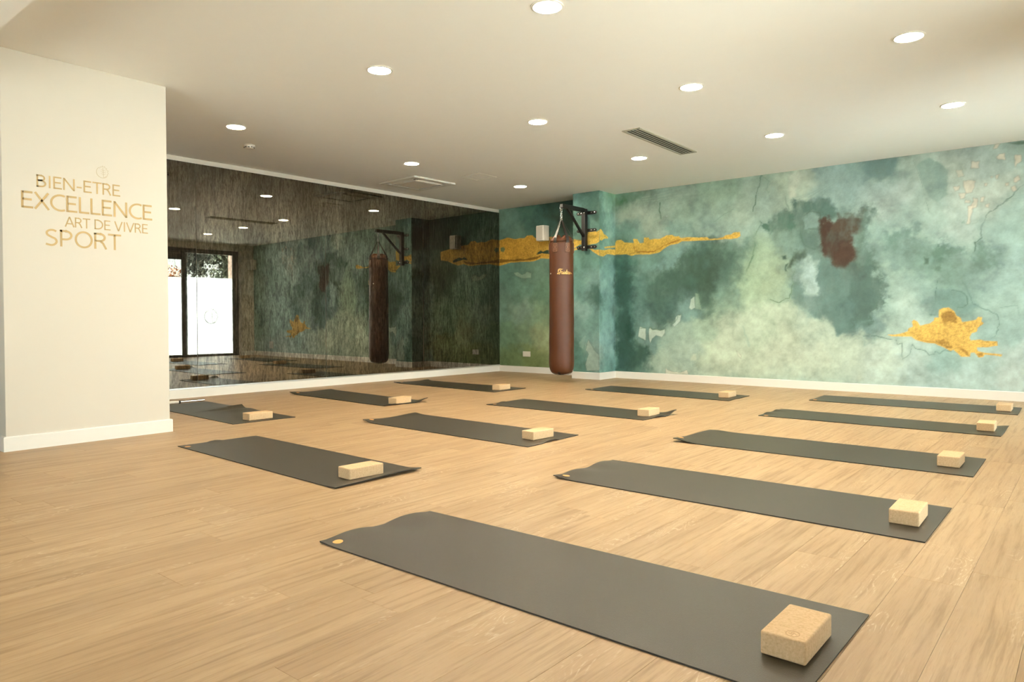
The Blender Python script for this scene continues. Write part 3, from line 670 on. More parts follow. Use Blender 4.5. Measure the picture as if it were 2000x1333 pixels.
MURAL_LINES = [
([(6.374,0.65),(6.488,0.652),(6.581,0.619),(6.692,0.604),(6.707,0.554),(6.747,0.566),(6.753,0.399),(6.832,0.457),(6.85,0.557),(6.88,0.519),(6.967,0.488),(7.005,0.44),(7.062,0.453),(7.071,0.491),(7.109,0.465),(7.165,0.51),(7.211,0.489)],(0.086,0.167,0.143),0.8,0.007,0.012),
([(7.442,0.979),(7.521,0.936),(7.625,0.884),(7.638,0.801),(7.618,0.687),(7.584,0.635),(7.506,0.623)],(0.128,0.236,0.201),0.75,0.006,0.012),
([(7.022,0.887),(7.102,0.881)],(0.071,0.142,0.118),0.9,0.012,0.012),
([(7.031,0.876),(7.059,1.006),(7.072,1.125),(7.085,1.254)],(0.087,0.166,0.14),0.7,0.006,0.012),
([(7.225,1.153),(7.307,1.13),(7.352,1.086),(7.371,1.001),(7.326,0.97),(7.272,0.971),(7.268,0.896)],(0.088,0.164,0.136),0.75,0.009,0.012),
([(6.818,1.038),(6.857,1.009),(6.935,0.997),(6.973,1.051)],(0.197,0.327,0.285),0.6,0.005,0.012),
([(7.607,0.946),(7.692,0.976),(7.793,0.974),(7.802,0.903)],(0.204,0.325,0.286),0.6,0.005,0.012),
([(7.306,1.246),(7.352,1.16),(7.397,1.032),(7.424,0.99)],(0.115,0.209,0.181),0.6,0.014,0.02),
([(7.849,2.212),(7.804,2.192),(7.759,2.106),(7.701,2.062),(7.617,1.999),(7.527,1.936),(7.514,1.875),(7.48,1.815),(7.467,1.743),(7.489,1.69),(7.428,1.642),(7.42,1.559)],(0.082,0.159,0.123),0.85,0.008,0.016),
([(6.848,2.582),(6.912,2.388),(6.956,2.208),(7.005,2.008)],(0.214,0.326,0.284),0.7,0.005,0.006),
([(7.763,2.623),(7.713,2.644),(7.78,2.618),(7.846,2.605)],(0.056,0.112,0.07),0.7,0.006,0.012),
([(7.356,1.845),(7.427,1.851),(7.462,1.869)],(0.275,0.386,0.32),0.6,0.005,0.012),
([(5.168,2.646),(5.138,2.54),(5.126,2.445),(5.096,2.34),(5.075,2.209)],(0.096,0.187,0.138),0.85,0.014,0.018),
([(5.168,2.62),(5.229,2.54),(5.253,2.442)],(0.184,0.314,0.249),0.6,0.02,0.03),
([(5.229,2.564),(5.288,2.521),(5.371,2.505)],(0.168,0.294,0.23),0.55,0.012,0.02),
([(5.467,2.358),(5.474,2.264),(5.512,2.166),(5.546,2.069)],(0.087,0.177,0.14),0.75,0.012,0.015),
([(5.17,2.056),(5.11,1.929),(5.08,1.786),(5.074,1.653),(5.037,1.534),(4.988,1.451)],(0.076,0.168,0.098),0.75,0.014,0.02),
([(5.152,2.064),(5.218,2.022),(5.266,1.964)],(0.082,0.176,0.125),0.7,0.012,0.015),
([(5.626,2.004),(5.649,1.886),(5.695,1.743),(5.762,1.693),(5.817,1.678)],(0.086,0.162,0.132),0.7,0.012,0.015),
([(5.693,2.09),(5.749,2.131),(5.87,2.113),(5.881,2.038)],(0.07,0.122,0.098),0.7,0.008,0.01),
([(5.739,1.931),(5.86,1.92)],(0.086,0.138,0.108),0.7,0.008,0.006),
([(5.583,1.429),(5.561,1.325),(5.572,1.278),(5.538,1.22),(5.538,1.161),(5.515,1.103),(5.481,1.104),(5.399,1.046),(5.281,1.096)],(0.126,0.219,0.134),0.85,0.006,0.012),
([(6.426,0.832),(6.34,0.799),(6.289,0.721)],(0.137,0.248,0.22),0.5,0.008,0.015),
([(6.351,0.644),(6.361,0.545)],(0.268,0.434,0.412),0.7,0.005,0.012),
([(6.351,0.644),(6.427,0.65)],(0.09,0.183,0.165),0.7,0.006,0.012),
([(4.94,0.748),(4.99,0.601),(5.022,0.504)],(0.341,0.505,0.445),0.6,0.022,0.02),
([(3.772,2.449),(3.765,2.357),(3.786,2.236)],(0.077,0.174,0.109),0.85,0.014,0.01),
([(3.786,2.23),(3.676,2.193),(3.654,2.049)],(0.252,0.394,0.322),0.6,0.005,0.012),
([(4.288,2.1),(4.41,2.064),(4.517,2.081),(4.583,2.137),(4.674,2.204),(4.815,2.264)],(0.205,0.334,0.276),0.65,0.005,0.012),
([(4.517,2.118),(4.583,2.125)],(0.173,0.288,0.235),0.6,0.008,0.012),
([(3.481,2.574),(3.735,2.587),(3.967,2.621),(4.136,2.639)],(0.25,0.37,0.288),0.35,0.006,0.004),
([(3.481,2.558),(3.735,2.569),(3.967,2.6),(4.136,2.616)],(0.48,0.587,0.502),0.35,0.006,0.004),
([(3.481,2.541),(3.735,2.55),(3.967,2.579),(4.136,2.593)],(0.25,0.37,0.288),0.35,0.006,0.004),
([(3.481,2.525),(3.735,2.532),(3.967,2.558),(4.136,2.57)],(0.48,0.587,0.502),0.35,0.006,0.004),
([(3.481,2.509),(3.735,2.513),(3.967,2.537),(4.136,2.546)],(0.25,0.37,0.288),0.35,0.006,0.004),
([(3.481,2.493),(3.735,2.495),(3.967,2.517),(4.136,2.523)],(0.48,0.587,0.502),0.35,0.006,0.004),
([(3.481,2.477),(3.735,2.476),(3.967,2.496),(4.136,2.5)],(0.25,0.37,0.288),0.35,0.006,0.004),
([(5.534,2.304),(5.803,2.377),(6.072,2.469),(6.228,2.56)],(0.212,0.348,0.317),0.3,0.008,0.006),
([(5.585,2.305),(5.847,2.391),(6.104,2.49),(6.249,2.577)],(0.484,0.651,0.622),0.3,0.008,0.006),
([(5.636,2.307),(5.891,2.404),(6.135,2.51),(6.269,2.594)],(0.212,0.347,0.316),0.3,0.008,0.006),
([(5.687,2.308),(5.934,2.417),(6.166,2.531),(6.29,2.611)],(0.484,0.649,0.618),0.3,0.008,0.006),
([(5.737,2.309),(5.977,2.429),(6.197,2.551),(6.31,2.628)],(0.213,0.346,0.314),0.3,0.008,0.006),
([(5.787,2.311),(6.019,2.442),(6.228,2.571),(6.33,2.645)],(0.485,0.648,0.615),0.3,0.008,0.006),
([(5.836,2.312),(6.062,2.455),(6.259,2.591),(6.35,2.662)],(0.213,0.345,0.312),0.3,0.008,0.006),
([(3.466,0.72),(3.542,0.725)],(0.078,0.16,0.103),0.7,0.006,0.01),
([(3.609,0.735),(3.662,0.699),(3.706,0.708),(3.765,0.702),(3.838,0.712)],(0.077,0.158,0.101),0.8,0.008,0.01),
([(3.496,0.568),(3.539,0.549)],(0.088,0.177,0.117),0.7,0.008,0.008),
([(4.039,0.902),(4.081,0.91)],(0.076,0.155,0.112),0.7,0.006,0.005),
([(3.968,0.782),(4.025,0.848),(4.039,0.887)],(0.148,0.267,0.199),0.7,0.006,0.006),
([(3.968,0.78),(3.867,0.782),(3.831,0.749)],(0.25,0.418,0.344),0.6,0.006,0.006),
([(3.427,0.401),(3.443,0.347),(3.435,0.279)],(0.06,0.139,0.095),0.7,0.008,0.006),
([(3.466,0.442),(3.481,0.389)],(0.059,0.139,0.095),0.7,0.008,0.006),
([(3.397,0.332),(3.407,0.271)],(0.06,0.139,0.096),0.7,0.008,0.006),
([(4.337,1.179),(4.355,1.064),(4.378,0.968),(4.466,0.967)],(0.243,0.378,0.28),0.6,0.005,0.004),
([(2.507,0.513),(2.546,0.427),(2.622,0.364)],(0.094,0.23,0.189),0.7,0.006,0.006),
([(2.396,0.369),(2.364,0.192),(2.416,0.118)],(0.118,0.274,0.219),0.6,0.008,0.008),
([(2.822,1.46),(2.855,1.352),(2.813,1.274)],(0.107,0.237,0.212),0.6,0.006,0.005)]
GOLD_SHADE = [
([(0.766,1.875),(0.796,1.913),(0.857,1.933),(0.917,1.913),(0.957,1.923),(1.006,1.916),(1.144,1.891),(1.143,1.844),(1.006,1.86),(0.897,1.883)],(0.039,0.067,0.043),1,0.004,0.008),
([(0.035,2.028),(0.101,2.032),(0.134,1.988),(0.09,1.949),(0.035,1.969)],(0.092,0.167,0.077),0.9,0.006,0.008),
([(0.005,1.845),(0.274,1.822),(0.518,1.816),(0.694,1.83),(0.856,1.861),(0.856,1.829),(0.704,1.789),(0.518,1.787),(0.263,1.789),(0.004,1.778)],(0.133,0.063,0.008),0.8,0.006,0.008),
([(7.162,0.919),(7.245,0.918),(7.268,0.812),(7.181,0.823),(7.107,0.796)],(0.174,0.08,0.014),0.65,0.012,0.03),
([(7.08,0.596),(7.159,0.608),(7.228,0.588),(7.22,0.532),(7.164,0.553)],(0.174,0.08,0.014),0.6,0.012,0.03),
([(7.258,0.566),(7.3,0.551),(7.398,0.45),(7.361,0.46)],(0.235,0.107,0.018),0.6,0.008,0.015),
([(7.466,0.474),(7.515,0.481),(7.502,0.443),(7.475,0.442)],(0.202,0.095,0.015),0.6,0.008,0.01)]
GOLD_VEINS = [
([(3.366,1.862),(3.374,1.813),(3.464,1.793),(3.676,1.794),(3.765,1.829),(3.836,1.863),(3.936,1.889),(4.065,1.913)],(0.252,0.095,0.007),0.85,0.013,0.008),
([(3.274,1.781),(3.374,1.79),(3.455,1.777)],(0.06,0.062,0.019),0.8,0.01,0.008),
([(4.14,1.914),(4.214,1.919)],(0.246,0.087,0.007),0.7,0.01,0.006),
([(4.622,1.899),(4.677,1.896)],(0.205,0.065,0.007),0.7,0.01,0.004),
([(6.886,0.632),(6.956,0.605),(7.068,0.59),(7.135,0.586)],(0.27,0.121,0.014),0.75,0.008,0.008),
([(2.191,1.988),(2.332,1.977)],(0.063,0.057,0.021),0.7,0.006,0.004),
([(0.006,2.139),(0.167,2.152),(0.361,2.121)],(0.117,0.08,0.022),0.6,0.006,0.004),
([(3.055,1.787),(3.224,1.781),(3.316,1.757)],(0.258,0.118,0.01),0.5,0.008,0.006),
([(2.624,1.745),(2.755,1.76),(2.836,1.795)],(0.209,0.109,0.009),0.6,0.006,0.006)]
GOLD_LEAF = [
([(0.006,2.151),(0.168,2.177),(0.361,2.146),(0.535,2.149),(0.592,2.185),(0.695,2.178),(0.746,2.133),(0.947,2.118),(1.046,2.127),(1.193,2.092),(1.466,2.056),(1.465,1.909),(1.288,1.882),(1.143,1.828),(1.012,1.788),(0.856,1.801),(0.704,1.765),(0.518,1.771),(0.263,1.772),(0.004,1.732)],0.008),
([(2.186,1.999),(2.347,1.98),(2.419,1.996),(2.437,2.085),(2.537,2.085),(2.56,2.106),(2.582,2.074),(2.633,2.096),(2.633,1.938),(2.573,1.913),(2.492,1.907),(2.436,1.901),(2.31,1.92),(2.217,1.872),(2.185,1.881)],0.008),
([(2.185,1.859),(2.262,1.876),(2.314,1.869),(2.262,1.847),(2.185,1.837)],0.004),
([(2.64,2.103),(2.667,2.115),(2.708,2.092),(2.751,2.051),(2.823,2.033),(2.858,2.015),(2.858,1.996),(2.764,1.985),(2.695,1.959),(2.64,1.96)],0.008),
([(2.454,1.856),(2.492,1.847),(2.546,1.822),(2.632,1.823),(2.632,1.74),(2.565,1.767)],0.008),
([(2.64,1.824),(2.764,1.826),(2.905,1.851),(3.049,1.854),(3.049,1.775),(2.836,1.777),(2.736,1.737),(2.64,1.738)],0.008),
([(2.764,1.873),(3.05,1.913),(3.049,1.887),(2.764,1.851)],0.004),
([(3.054,1.957),(3.076,1.985),(3.156,1.986),(3.208,1.946),(3.357,1.93),(3.347,1.987),(3.412,1.982),(3.451,1.923),(3.512,1.919),(3.519,1.992),(3.593,1.986),(3.608,1.957),(3.676,1.962),(3.765,1.956),(3.836,1.981),(3.867,1.999),(3.951,1.998),(3.996,1.973),(4.05,1.972),(4.08,1.943),(4.192,1.945),(4.33,1.931),(4.451,1.928),(4.484,1.9),(4.597,1.898),(4.675,1.911),(4.712,1.933),(4.777,1.937),(4.821,1.963),(4.898,1.962),(4.904,1.912),(4.867,1.888),(4.784,1.878),(4.675,1.886),(4.587,1.881),(4.464,1.884),(4.33,1.889),(4.095,1.897),(4.024,1.869),(3.91,1.858),(3.808,1.805),(3.751,1.77),(3.616,1.755),(3.389,1.76),(3.32,1.746),(3.233,1.774),(3.053,1.781)],0.006),
([(6.596,0.67),(6.661,0.669),(6.727,0.679),(6.801,0.705),(6.811,0.739),(6.854,0.761),(6.844,0.812),(6.863,0.833),(6.897,0.816),(6.927,0.769),(6.974,0.784),(7.022,0.796),(7.06,0.827),(7.06,0.855),(7.102,0.859),(7.104,0.941),(7.142,0.961),(7.19,0.966),(7.244,0.928),(7.268,0.875),(7.304,0.859),(7.318,0.812),(7.389,0.822),(7.443,0.832),(7.46,0.864),(7.495,0.858),(7.491,0.816),(7.513,0.796),(7.461,0.748),(7.453,0.711),(7.404,0.69),(7.387,0.647),(7.395,0.616),(7.479,0.628),(7.523,0.613),(7.627,0.61),(7.632,0.563),(7.541,0.545),(7.454,0.538),(7.463,0.502),(7.524,0.488),(7.576,0.484),(7.671,0.476),(7.662,0.455),(7.524,0.467),(7.507,0.44),(7.472,0.434),(7.436,0.485),(7.401,0.484),(7.392,0.442),(7.312,0.436),(7.284,0.47),(7.238,0.511),(7.211,0.495),(7.155,0.536),(7.071,0.573),(6.956,0.588),(6.879,0.612),(6.84,0.651),(6.732,0.647),(6.641,0.651)],0.006)]
GOLD_TONE = [(0.382,0.588,0.333,0.051),(2.454,0.63,0.416,0.079),(3.774,0.699,0.461,0.088),(7.182,0.692,0.442,0.116)]

C1, C2, DC = 1.7610, 2.2067, 0.4221      # column: left edge, right edge, how far it stands out
XR = 8.33                                # inner face of the glazed wall
UMAIN = 2 * DC                           # main wall: U = x + UMAIN


def fold(U):
    if U <= C1:
        return U, 0.0
    if U <= C1 + DC:
        return C1, -(U - C1)
    if U <= C2 + DC:
        return U - DC, -DC
    if U <= C2 + 2 * DC:
        return C2, -(C2 + 2 * DC - U)
    return U - UMAIN, 0.0


def vnoise(x, y, seed):
    rs = np.random.RandomState(seed)
    T = rs.rand(256, 256)
    xi = np.floor(x).astype(int)
    yi = np.floor(y).astype(int)
    fx = x - xi
    fy = y - yi
    fx = fx * fx * (3 - 2 * fx)
    fy = fy * fy * (3 - 2 * fy)
    a = T[xi & 255, yi & 255]
    b = T[(xi + 1) & 255, yi & 255]
    c = T[xi & 255, (yi + 1) & 255]
    d = T[(xi + 1) & 255, (yi + 1) & 255]
    return (a + (b - a) * fx) * (1 - fy) + (c + (d - c) * fx) * fy - 0.5


def fbm(x, y, f, seed, octv=4, g=.55):
    s = np.zeros_like(x)
    amp = 1.0
    for k in range(octv):
        s += amp * vnoise(x * f, y * f, seed + k)
        f *= 2.03
        amp *= g
    return s


def sdf_poly(px, py, P):
    P = np.asarray(P, float)
    d = np.full(px.shape, 1e9)
    inside = np.zeros(px.shape, bool)
    n = len(P)
    for i in range(n):
        ax, ay = P[i]
        bx, by = P[(i + 1) % n]
        ex, ey = bx - ax, by - ay
        wx, wy = px - ax, py - ay
        t = np.clip((wx * ex + wy * ey) / (ex * ex + ey * ey + 1e-12), 0, 1)
        d = np.minimum(d, (wx - ex * t) ** 2 + (wy - ey * t) ** 2)
        if abs(ey) > 1e-9:
            c = ((ay > py) != (by > py)) & (px < (bx - ax) * (py - ay) / ey + ax)
            inside ^= c
    d = np.sqrt(d)
    return np.where(inside, -d, d)


def dist_line(px, py, P):
    P = np.asarray(P, float)
    d = np.full(px.shape, 1e9)
    for i in range(len(P) - 1):
        ax, ay = P[i]
        ex, ey = P[i + 1] - P[i]
        wx, wy = px - ax, py - ay
        t = np.clip((wx * ex + wy * ey) / (ex * ex + ey * ey + 1e-12), 0, 1)
        d = np.minimum(d, (wx - ex * t) ** 2 + (wy - ey * t) ** 2)
    return np.sqrt(d)


def paint(U, Z):
    """linear colour of the print at every wall point (arrays, metres)"""
    w1 = fbm(U, Z, 2.2, 10)
    w2 = fbm(U, Z, 2.2, 40)
    f1 = fbm(U, Z, 9.0, 70, 5, .62)
    f2 = fbm(U, Z, 9.0, 90, 5, .62)
    bu = U + .16 * w1 + .09 * f1
    bz = Z + .13 * w2 + .09 * f2
    col = np.zeros(U.shape + (3,))
    wt = np.zeros(U.shape)
    for u, z, r, g, b in MURAL_WASH:
        d2 = ((bu - u) ** 2 + (bz - z) ** 2)
        m = d2 < .6
        k = np.zeros(U.shape)
        k[m] = np.exp(-d2[m] / (2 * .105 ** 2)) + .002 * np.exp(-d2[m] / (2 * .3 ** 2))
        wt += k
        for i, v in enumerate((r, g, b)):
            col[..., i] += k * v
    wt = wt + 1e-9
    col += 1e-9 * np.array([.38, .5, .43])
    col /= wt[..., None]
    # pigment blooms
    n3 = fbm(U, Z, 5.0, 130, 5, .6)
    n4 = fbm(U, Z, 17.0, 210, 4, .6)
    n5 = fbm(U * 2.6, Z, 4.5, 240, 4, .6)
    col *= (1 + .34 * n3 + .20 * n4)[..., None]
    paper = np.array([.42, .50, .40])
    lum = col.mean(-1, keepdims=True)
    col = lum * (col / (lum + 1e-6)) ** .92

    def region(P, pad):
        P = np.asarray(P, float)
        return (U > P[:, 0].min() - pad) & (U < P[:, 0].max() + pad) & (Z > P[:, 1].min() - pad) & (Z < P[:, 1].max() + pad)

    def lay(P, c, a, soft, nz, edge=0.0):
        m = region(P, soft * 2 + nz * 2 + .01)
        if not m.any():
            return
        u, z = U[m], Z[m]
        d = sdf_poly(u + nz * f1[m] * 1.7 + nz * .5 * n4[m], z + nz * f2[m] * 1.7 + nz * .6 * n5[m], P)
        d += nz * (.7 * f2[m] + .5 * n4[m])
        wet = soft * (1 + (1.6 if soft > .015 else 0) * np.clip(.5 + 1.2 * w1[m], 0, 1))
        k = np.clip(.5 - d / (2 * wet), 0, 1)
        k = k * k * (3 - 2 * k) * a
        if soft > .015:
            k *= np.clip(1 + .62 * n3[m] + .55 * n5[m] + .2 * n4[m], .30, 1.2)
        k = np.clip(k, 0, 1)[:, None]
        cc = np.array(c) * (1 + .22 * n3[m] + .16 * n4[m])[:, None]
        col[m] = col[m] * (1 - k) + cc * k
        if edge:
            e = np.exp(-(d / .006) ** 2)[:, None] * edge
            col[m] *= (1 - e)

    def draw(P, c, a, w, nz):
        m = region(P, w * 8 + nz * 2 + .02)
        if not m.any():
            return
        d = dist_line(U[m] + nz * 1.5 * f1[m], Z[m] + nz * 1.5 * f2[m], P)
        wv = w * np.clip(.75 + .9 * n4[m], .35, 1.3)
        k = np.exp(-(d / wv) ** 2) * a * np.clip(.75 + 1.2 * w2[m] + 1.0 * n3[m], .12, 1)
        k = np.maximum(k, .22 * a * np.exp(-(d / (w * 4.5)) ** 2) * np.clip(.6 + 1.5 * n3[m], 0, 1))
        k = np.clip(k, 0, 1)[:, None]
        col[m] = col[m] * (1 - k) + np.array(c) * k

    for P, c, a, s, nz in MURAL_SHAPES:
        lay(P, c, a, s, nz, edge=.22 if s < .009 else 0.0)
    for P, c, a, w, nz in MURAL_LINES:
        draw(P, c, a, w, nz)
    gu = np.array([g[0] for g in GOLD_TONE])
    spk = fbm(U, Z, 60.0, 170, 3, .7)
    for P, nz in GOLD_LEAF:
        m = region(P, .04)
        d = sdf_poly(U[m] + nz * f1[m], Z[m] + nz * f2[m], P)
        k = np.clip(.5 - d / .008, 0, 1)[:, None]
        gc = np.stack([np.interp(U[m], gu, [g[i] for g in GOLD_TONE]) for i in (1, 2, 3)], -1)
        gc *= np.clip(1 + .42 * spk[m] + .3 * n3[m], .4, 1.45)[:, None]
        rim = np.exp(-((d + .012) / .007) ** 2)[:, None]
        gc = gc * (1 + .10 * rim)
        col[m] = col[m] * (1 - k) + gc * k
    for P, c, a, s, nz in GOLD_SHADE:
        lay(P, c, a, s, nz)
    for P, c, a, w, nz in GOLD_VEINS:
        draw(P, c, a, w, nz)
    return np.clip(col * .86, .004, .95)


def build_mural():
    step = .0082
    br = [0, C1, C1 + DC, C2 + DC, C2 + 2 * DC, XR + .02 + UMAIN]
    us = []
    for a, b in zip(br, br[1:]):
        n = max(2, int(round((b - a) / step)))
        us += list(np.linspace(a, b, n, endpoint=False))
    us.append(br[-1])
    us = np.array(us)
    zs = np.linspace(0, H, int(H / step) + 1)
    nu, nz = len(us), len(zs)
    Ug, Zg = np.meshgrid(us, zs, indexing='ij')
    xy = np.array([fold(u) for u in us])
    co = np.zeros((nu, nz, 3), np.float32)
    co[..., 0] = xy[:, 0][:, None]
    co[..., 1] = xy[:, 1][:, None]
    co[..., 2] = Zg
    col = paint(Ug, Zg)
    idx = np.arange(nu * nz).reshape(nu, nz)
    q = np.stack([idx[:-1, :-1], idx[1:, :-1], idx[1:, 1:], idx[:-1, 1:]], -1).reshape(-1, 4)
    me = bpy.data.meshes.new('wall_back')
    me.vertices.add(nu * nz)
    me.vertices.foreach_set('co', co.reshape(-1))
    me.loops.add(q.size)
    me.loops.foreach_set('vertex_index', q.reshape(-1).astype(np.int32))
    me.polygons.add(len(q))
    me.polygons.foreach_set('loop_start', np.arange(0, q.size, 4, dtype=np.int32))
    me.polygons.foreach_set('loop_total', np.full(len(q), 4, np.int32))
    me.update(calc_edges=True)
    ca = me.color_attributes.new('print', 'FLOAT_COLOR', 'POINT')
    c4 = np.ones((nu * nz, 4), np.float32)
    c4[:, :3] = col.reshape(-1, 3)
    ca.data.foreach_set('color', c4.reshape(-1))
    me.materials.append(M_MURAL)
    return struct(link_obj('wall_back', me))


build_mural()

# ------------------------------------------------------------------ room shell
bm = BM()
box(bm, -.9, XR + .35, .02, .2, -.1, H + .1)
struct(obj('wall_back_core', bm, M_WALL)).name = 'trim_2'
bm = BM()
box(bm, C1 + .004, C2 - .004, -DC + .004, .02, 0, H)
struct(obj('trim_3', bm, M_WALL))

bm = BM()
box(bm, -1.2, XR + .4, -11.6, .2, H, H + .15)
ceiling = struct(obj('ceiling', bm, M_CEIL))

bm = BM()
box(bm, -.15, 0, -11.6, 0.0, 0, H)
wall_left = struct(obj('wall_left', bm, M_WALL, rotz=AM))

ADDED_OPENING = (3.2, 6.4)  # opening for the unseen door added behind the camera
bm = BM()
box(bm, -1.2, ADDED_OPENING[0], -11.9, -11.6, 0, H)
box(bm, ADDED_OPENING[1], XR + .4, -11.9, -11.6, 0, H)
box(bm, ADDED_OPENING[0], ADDED_OPENING[1], -11.9, -11.6, 2.505, H)
struct(obj('wall_front', bm, M_WALL))

bm = BM()
box(bm, 1.50, 2.081, -7.424, -6.353, 0, H, bevel=.002)
struct(obj('wall_pillar', bm, M_WALL))

bm = BM()
box(bm, -.9, 4.6, -9.40, -7.70, 2.40, H)
struct(obj('trim_1', bm, M_CEIL))

# glazed wall with its openings
OPEN = [(-2.95, -.31), (-6.75, -4.05)]
TOPZ = 2.505
bm = BM()
ys = [.02]
for a, b in OPEN:
    box(bm, XR, XR + .30, b, ys[-1], 0, H)
    box(bm, XR, XR + .30, a, b, TOPZ, H)
    ys.append(a)
box(bm, XR, XR + .30, -11.6, ys[-1], 0, H)
struct(obj('wall_right', bm, M_WALL))

# ---- floor: slab plus planks
PW, PL = 0.1780, 1.219
X0 = 7.278 - 46 * PW
bm = BM()
box(bm, -.9, XR + .34, -11.6, .02, -.12, -.012)
floor = struct(obj('floor', bm, M_JOINT))


def plank_bm(L, w=PW):
    bm = BM()
    g = .0003
    c = .0006
    x0, x1, y0, y1 = g, w - g, g, L - g
    lo = [bm.verts.new(p) for p in ((x0, y0, -.012), (x1, y0, -.012), (x1, y1, -.012), (x0, y1, -.012))]
    md = [bm.verts.new(p) for p in ((x0, y0, -c * .7), (x1, y0, -c * .7), (x1, y1, -c * .7), (x0, y1, -c * .7))]
    tp = [bm.verts.new(p) for p in ((x0 + c, y0 + c, 0), (x1 - c, y0 + c, 0), (x1 - c, y1 - c, 0), (x0 + c, y1 - c, 0))]
    for a, b in ((lo, md), (md, tp)):
        for i in range(4):
            j = (i + 1) % 4
            bm.faces.new((a[i], a[j], b[j], b[i]))
    bm.faces.new(tp)
    return bm


def plank_mesh(L, w=PW):
    me = bpy.data.meshes.new('plank')
    b = plank_bm(L, w)
    b.to_mesh(me)
    b.free()
    me.materials.append(M_OAK)
    return me


JOINTS = {34: -5.364, 37: -6.232, 36: -6.416, 33: -5.861, 35: -6.023, 45: -6.223, 40: -4.661, 43: -4.974}
FULL = plank_mesh(PL)
cells = []
for i in range(-1, 53):
    xa = X0 + i * PW
    wd = min(PW, XR + .16 - xa)
    if wd < .02:
        continue
    ph = JOINTS.get(i, random.random() * PL)
    y = -11.6 + ((ph + 11.6) % PL) - PL
    while y < 0:
        a, b = max(y, -11.6), min(y + PL, 0.0)
        if b - a > .02:
            cells.append((xa, a, b, wd))
        y += PL
VIEW = [(7.60, -8.90), (5.05, -8.75), (-.35, -5.75), (-.2, .3), (8.5, .3), (8.5, -6.2)]


def in_view(xa, a, b, wd):
    for px, py in ((xa, a), (xa + wd, a), (xa, b), (xa + wd, b), (xa + wd / 2, (a + b) / 2), (xa + wd / 2, (3 * a + b) / 4), (xa + wd / 2, (a + 3 * b) / 4)):
        ins = False
        n = len(VIEW)
        for i in range(n):
            x1, y1 = VIEW[i]
            x2, y2 = VIEW[(i + 1) % n]
            if (y1 > py) != (y2 > py) and px < (x2 - x1) * (py - y1) / (y2 - y1) + x1:
                ins = not ins
        if ins:
            return True
    return False


seen = sorted([c for c in cells if in_view(*c)], key=lambda c: math.hypot(c[0] - 7.6, (c[1] + c[2]) / 2 + 8.88))
single = set(seen[:300])
rest = BM()
for c in cells:
    xa, a, b, wd = c
    if c in single:
        me = FULL if (abs(b - a - PL) < 1e-4 and wd == PW) else plank_mesh(b - a, wd)
        o = link_obj('plank', me, floor)
        o.location = (xa, a, 0)
    else:
        t = bmesh.new()
        t = plank_bm(b - a, wd)
        t.transform(Matrix.Translation((xa, a, 0)))
        tmp = bpy.data.meshes.new('tmp')
        t.to_mesh(tmp)
        t.free()
        rest.from_mesh(tmp)
        bpy.data.meshes.remove(tmp)
o = obj('outer_planks', rest, M_OAK, floor)
o['kind'] = 'stuff'


# ---- baseboards
def base_run(bm, pts, h=.098, t=.015):
    """pts: wall foot in plan, room on the right-hand side when walking along; mitred"""
    P = [Vector(p) for p in pts]
    n = len(P)
    prof = [(0, 0), (t, 0), (t, h - .006), (t - .005, h), (0, h)]
    rings = []
    for i in range(n):
        d0 = (P[i] - P[i - 1]).normalized() if i else (P[1] - P[0]).normalized()
        d1 = (P[i + 1] - P[i]).normalized() if i < n - 1 else d0
        n0 = Vector((d0.y, -d0.x))
        n1 = Vector((d1.y, -d1.x))
        m = (n0 + n1).normalized()
        k = 1 / max(.3, m.dot(n0))
        rings.append([bm.verts.new((P[i].x + m.x * a * k, P[i].y + m.y * a * k, z)) for a, z in prof])
    for a, b in zip(rings, rings[1:]):
        for k in range(len(prof)):
            k2 = (k + 1) % len(prof)
            bm.faces.new((a[k], b[k], b[k2], a[k2]))
    bm.faces.new(rings[0])
    bm.faces.new(rings[-1][::-1])
    bmesh.ops.recalc_face_normals(bm, faces=bm.faces[:])


bm = BM()
base_run(bm, [(0, 0), (C1, 0), (C1, -DC), (C2, -DC), (C2, 0), (XR, 0)])
struct(obj('baseboard_back', bm, M_TRIM))
bm = BM()
base_run(bm, [(0, -9.0), (0, 0)])
struct(obj('baseboard_left', bm, M_TRIM, rotz=AM))
bm = BM()
base_run(bm, [(1.5, -7.424), (2.081, -7.424), (2.081, -6.353), (1.5, -6.353)], t=.016)
struct(obj('baseboard_pillar', bm, M_TRIM))
bm = BM()
for a, b in ((0, OPEN[0][1]), (OPEN[0][0], OPEN[1][1]), (OPEN[1][0], -11.6)):
    base_run(bm, [(XR, a), (XR, b)])
struct(obj('baseboard_right', bm, M_TRIM))

# ------------------------------------------------------------------ mirror panels
SEAMS = [-6.30, -5.025, -3.345, -1.670, 0.0]
MLAB = ['large wall mirror panel beside the white pillar, reflecting the left door pane',
        'large wall mirror panel reflecting the BOXE door pane and the small gold patch',
        'large wall mirror panel reflecting the hanging punching bag',
        'dark wall mirror panel next to the painted corner, reflecting the small speaker']
for i in range(4):
    a, b = SEAMS[i], SEAMS[i + 1]
    bm = BM()
    box(bm, .004, .010, a + .0018, b - .0018 - (.003 if i == 3 else 0), .1055, 2.598, bevel=.0016)
    tag(obj('wall_mirror', bm, M_MIRROR, rotz=AM), MLAB[i], 'mirror')
bm = BM()
box(bm, 0, .016, SEAMS[0], -.004, .0985, .1035)
box(bm, .0125, .016, SEAMS[0], -.004, .1035, .112)
tag(obj('mirror_rail', bm, M_ALU, rotz=AM), 'thin metal channel holding the mirror panels along the skirting top', 'rail')

# ------------------------------------------------------------------ glazed doors


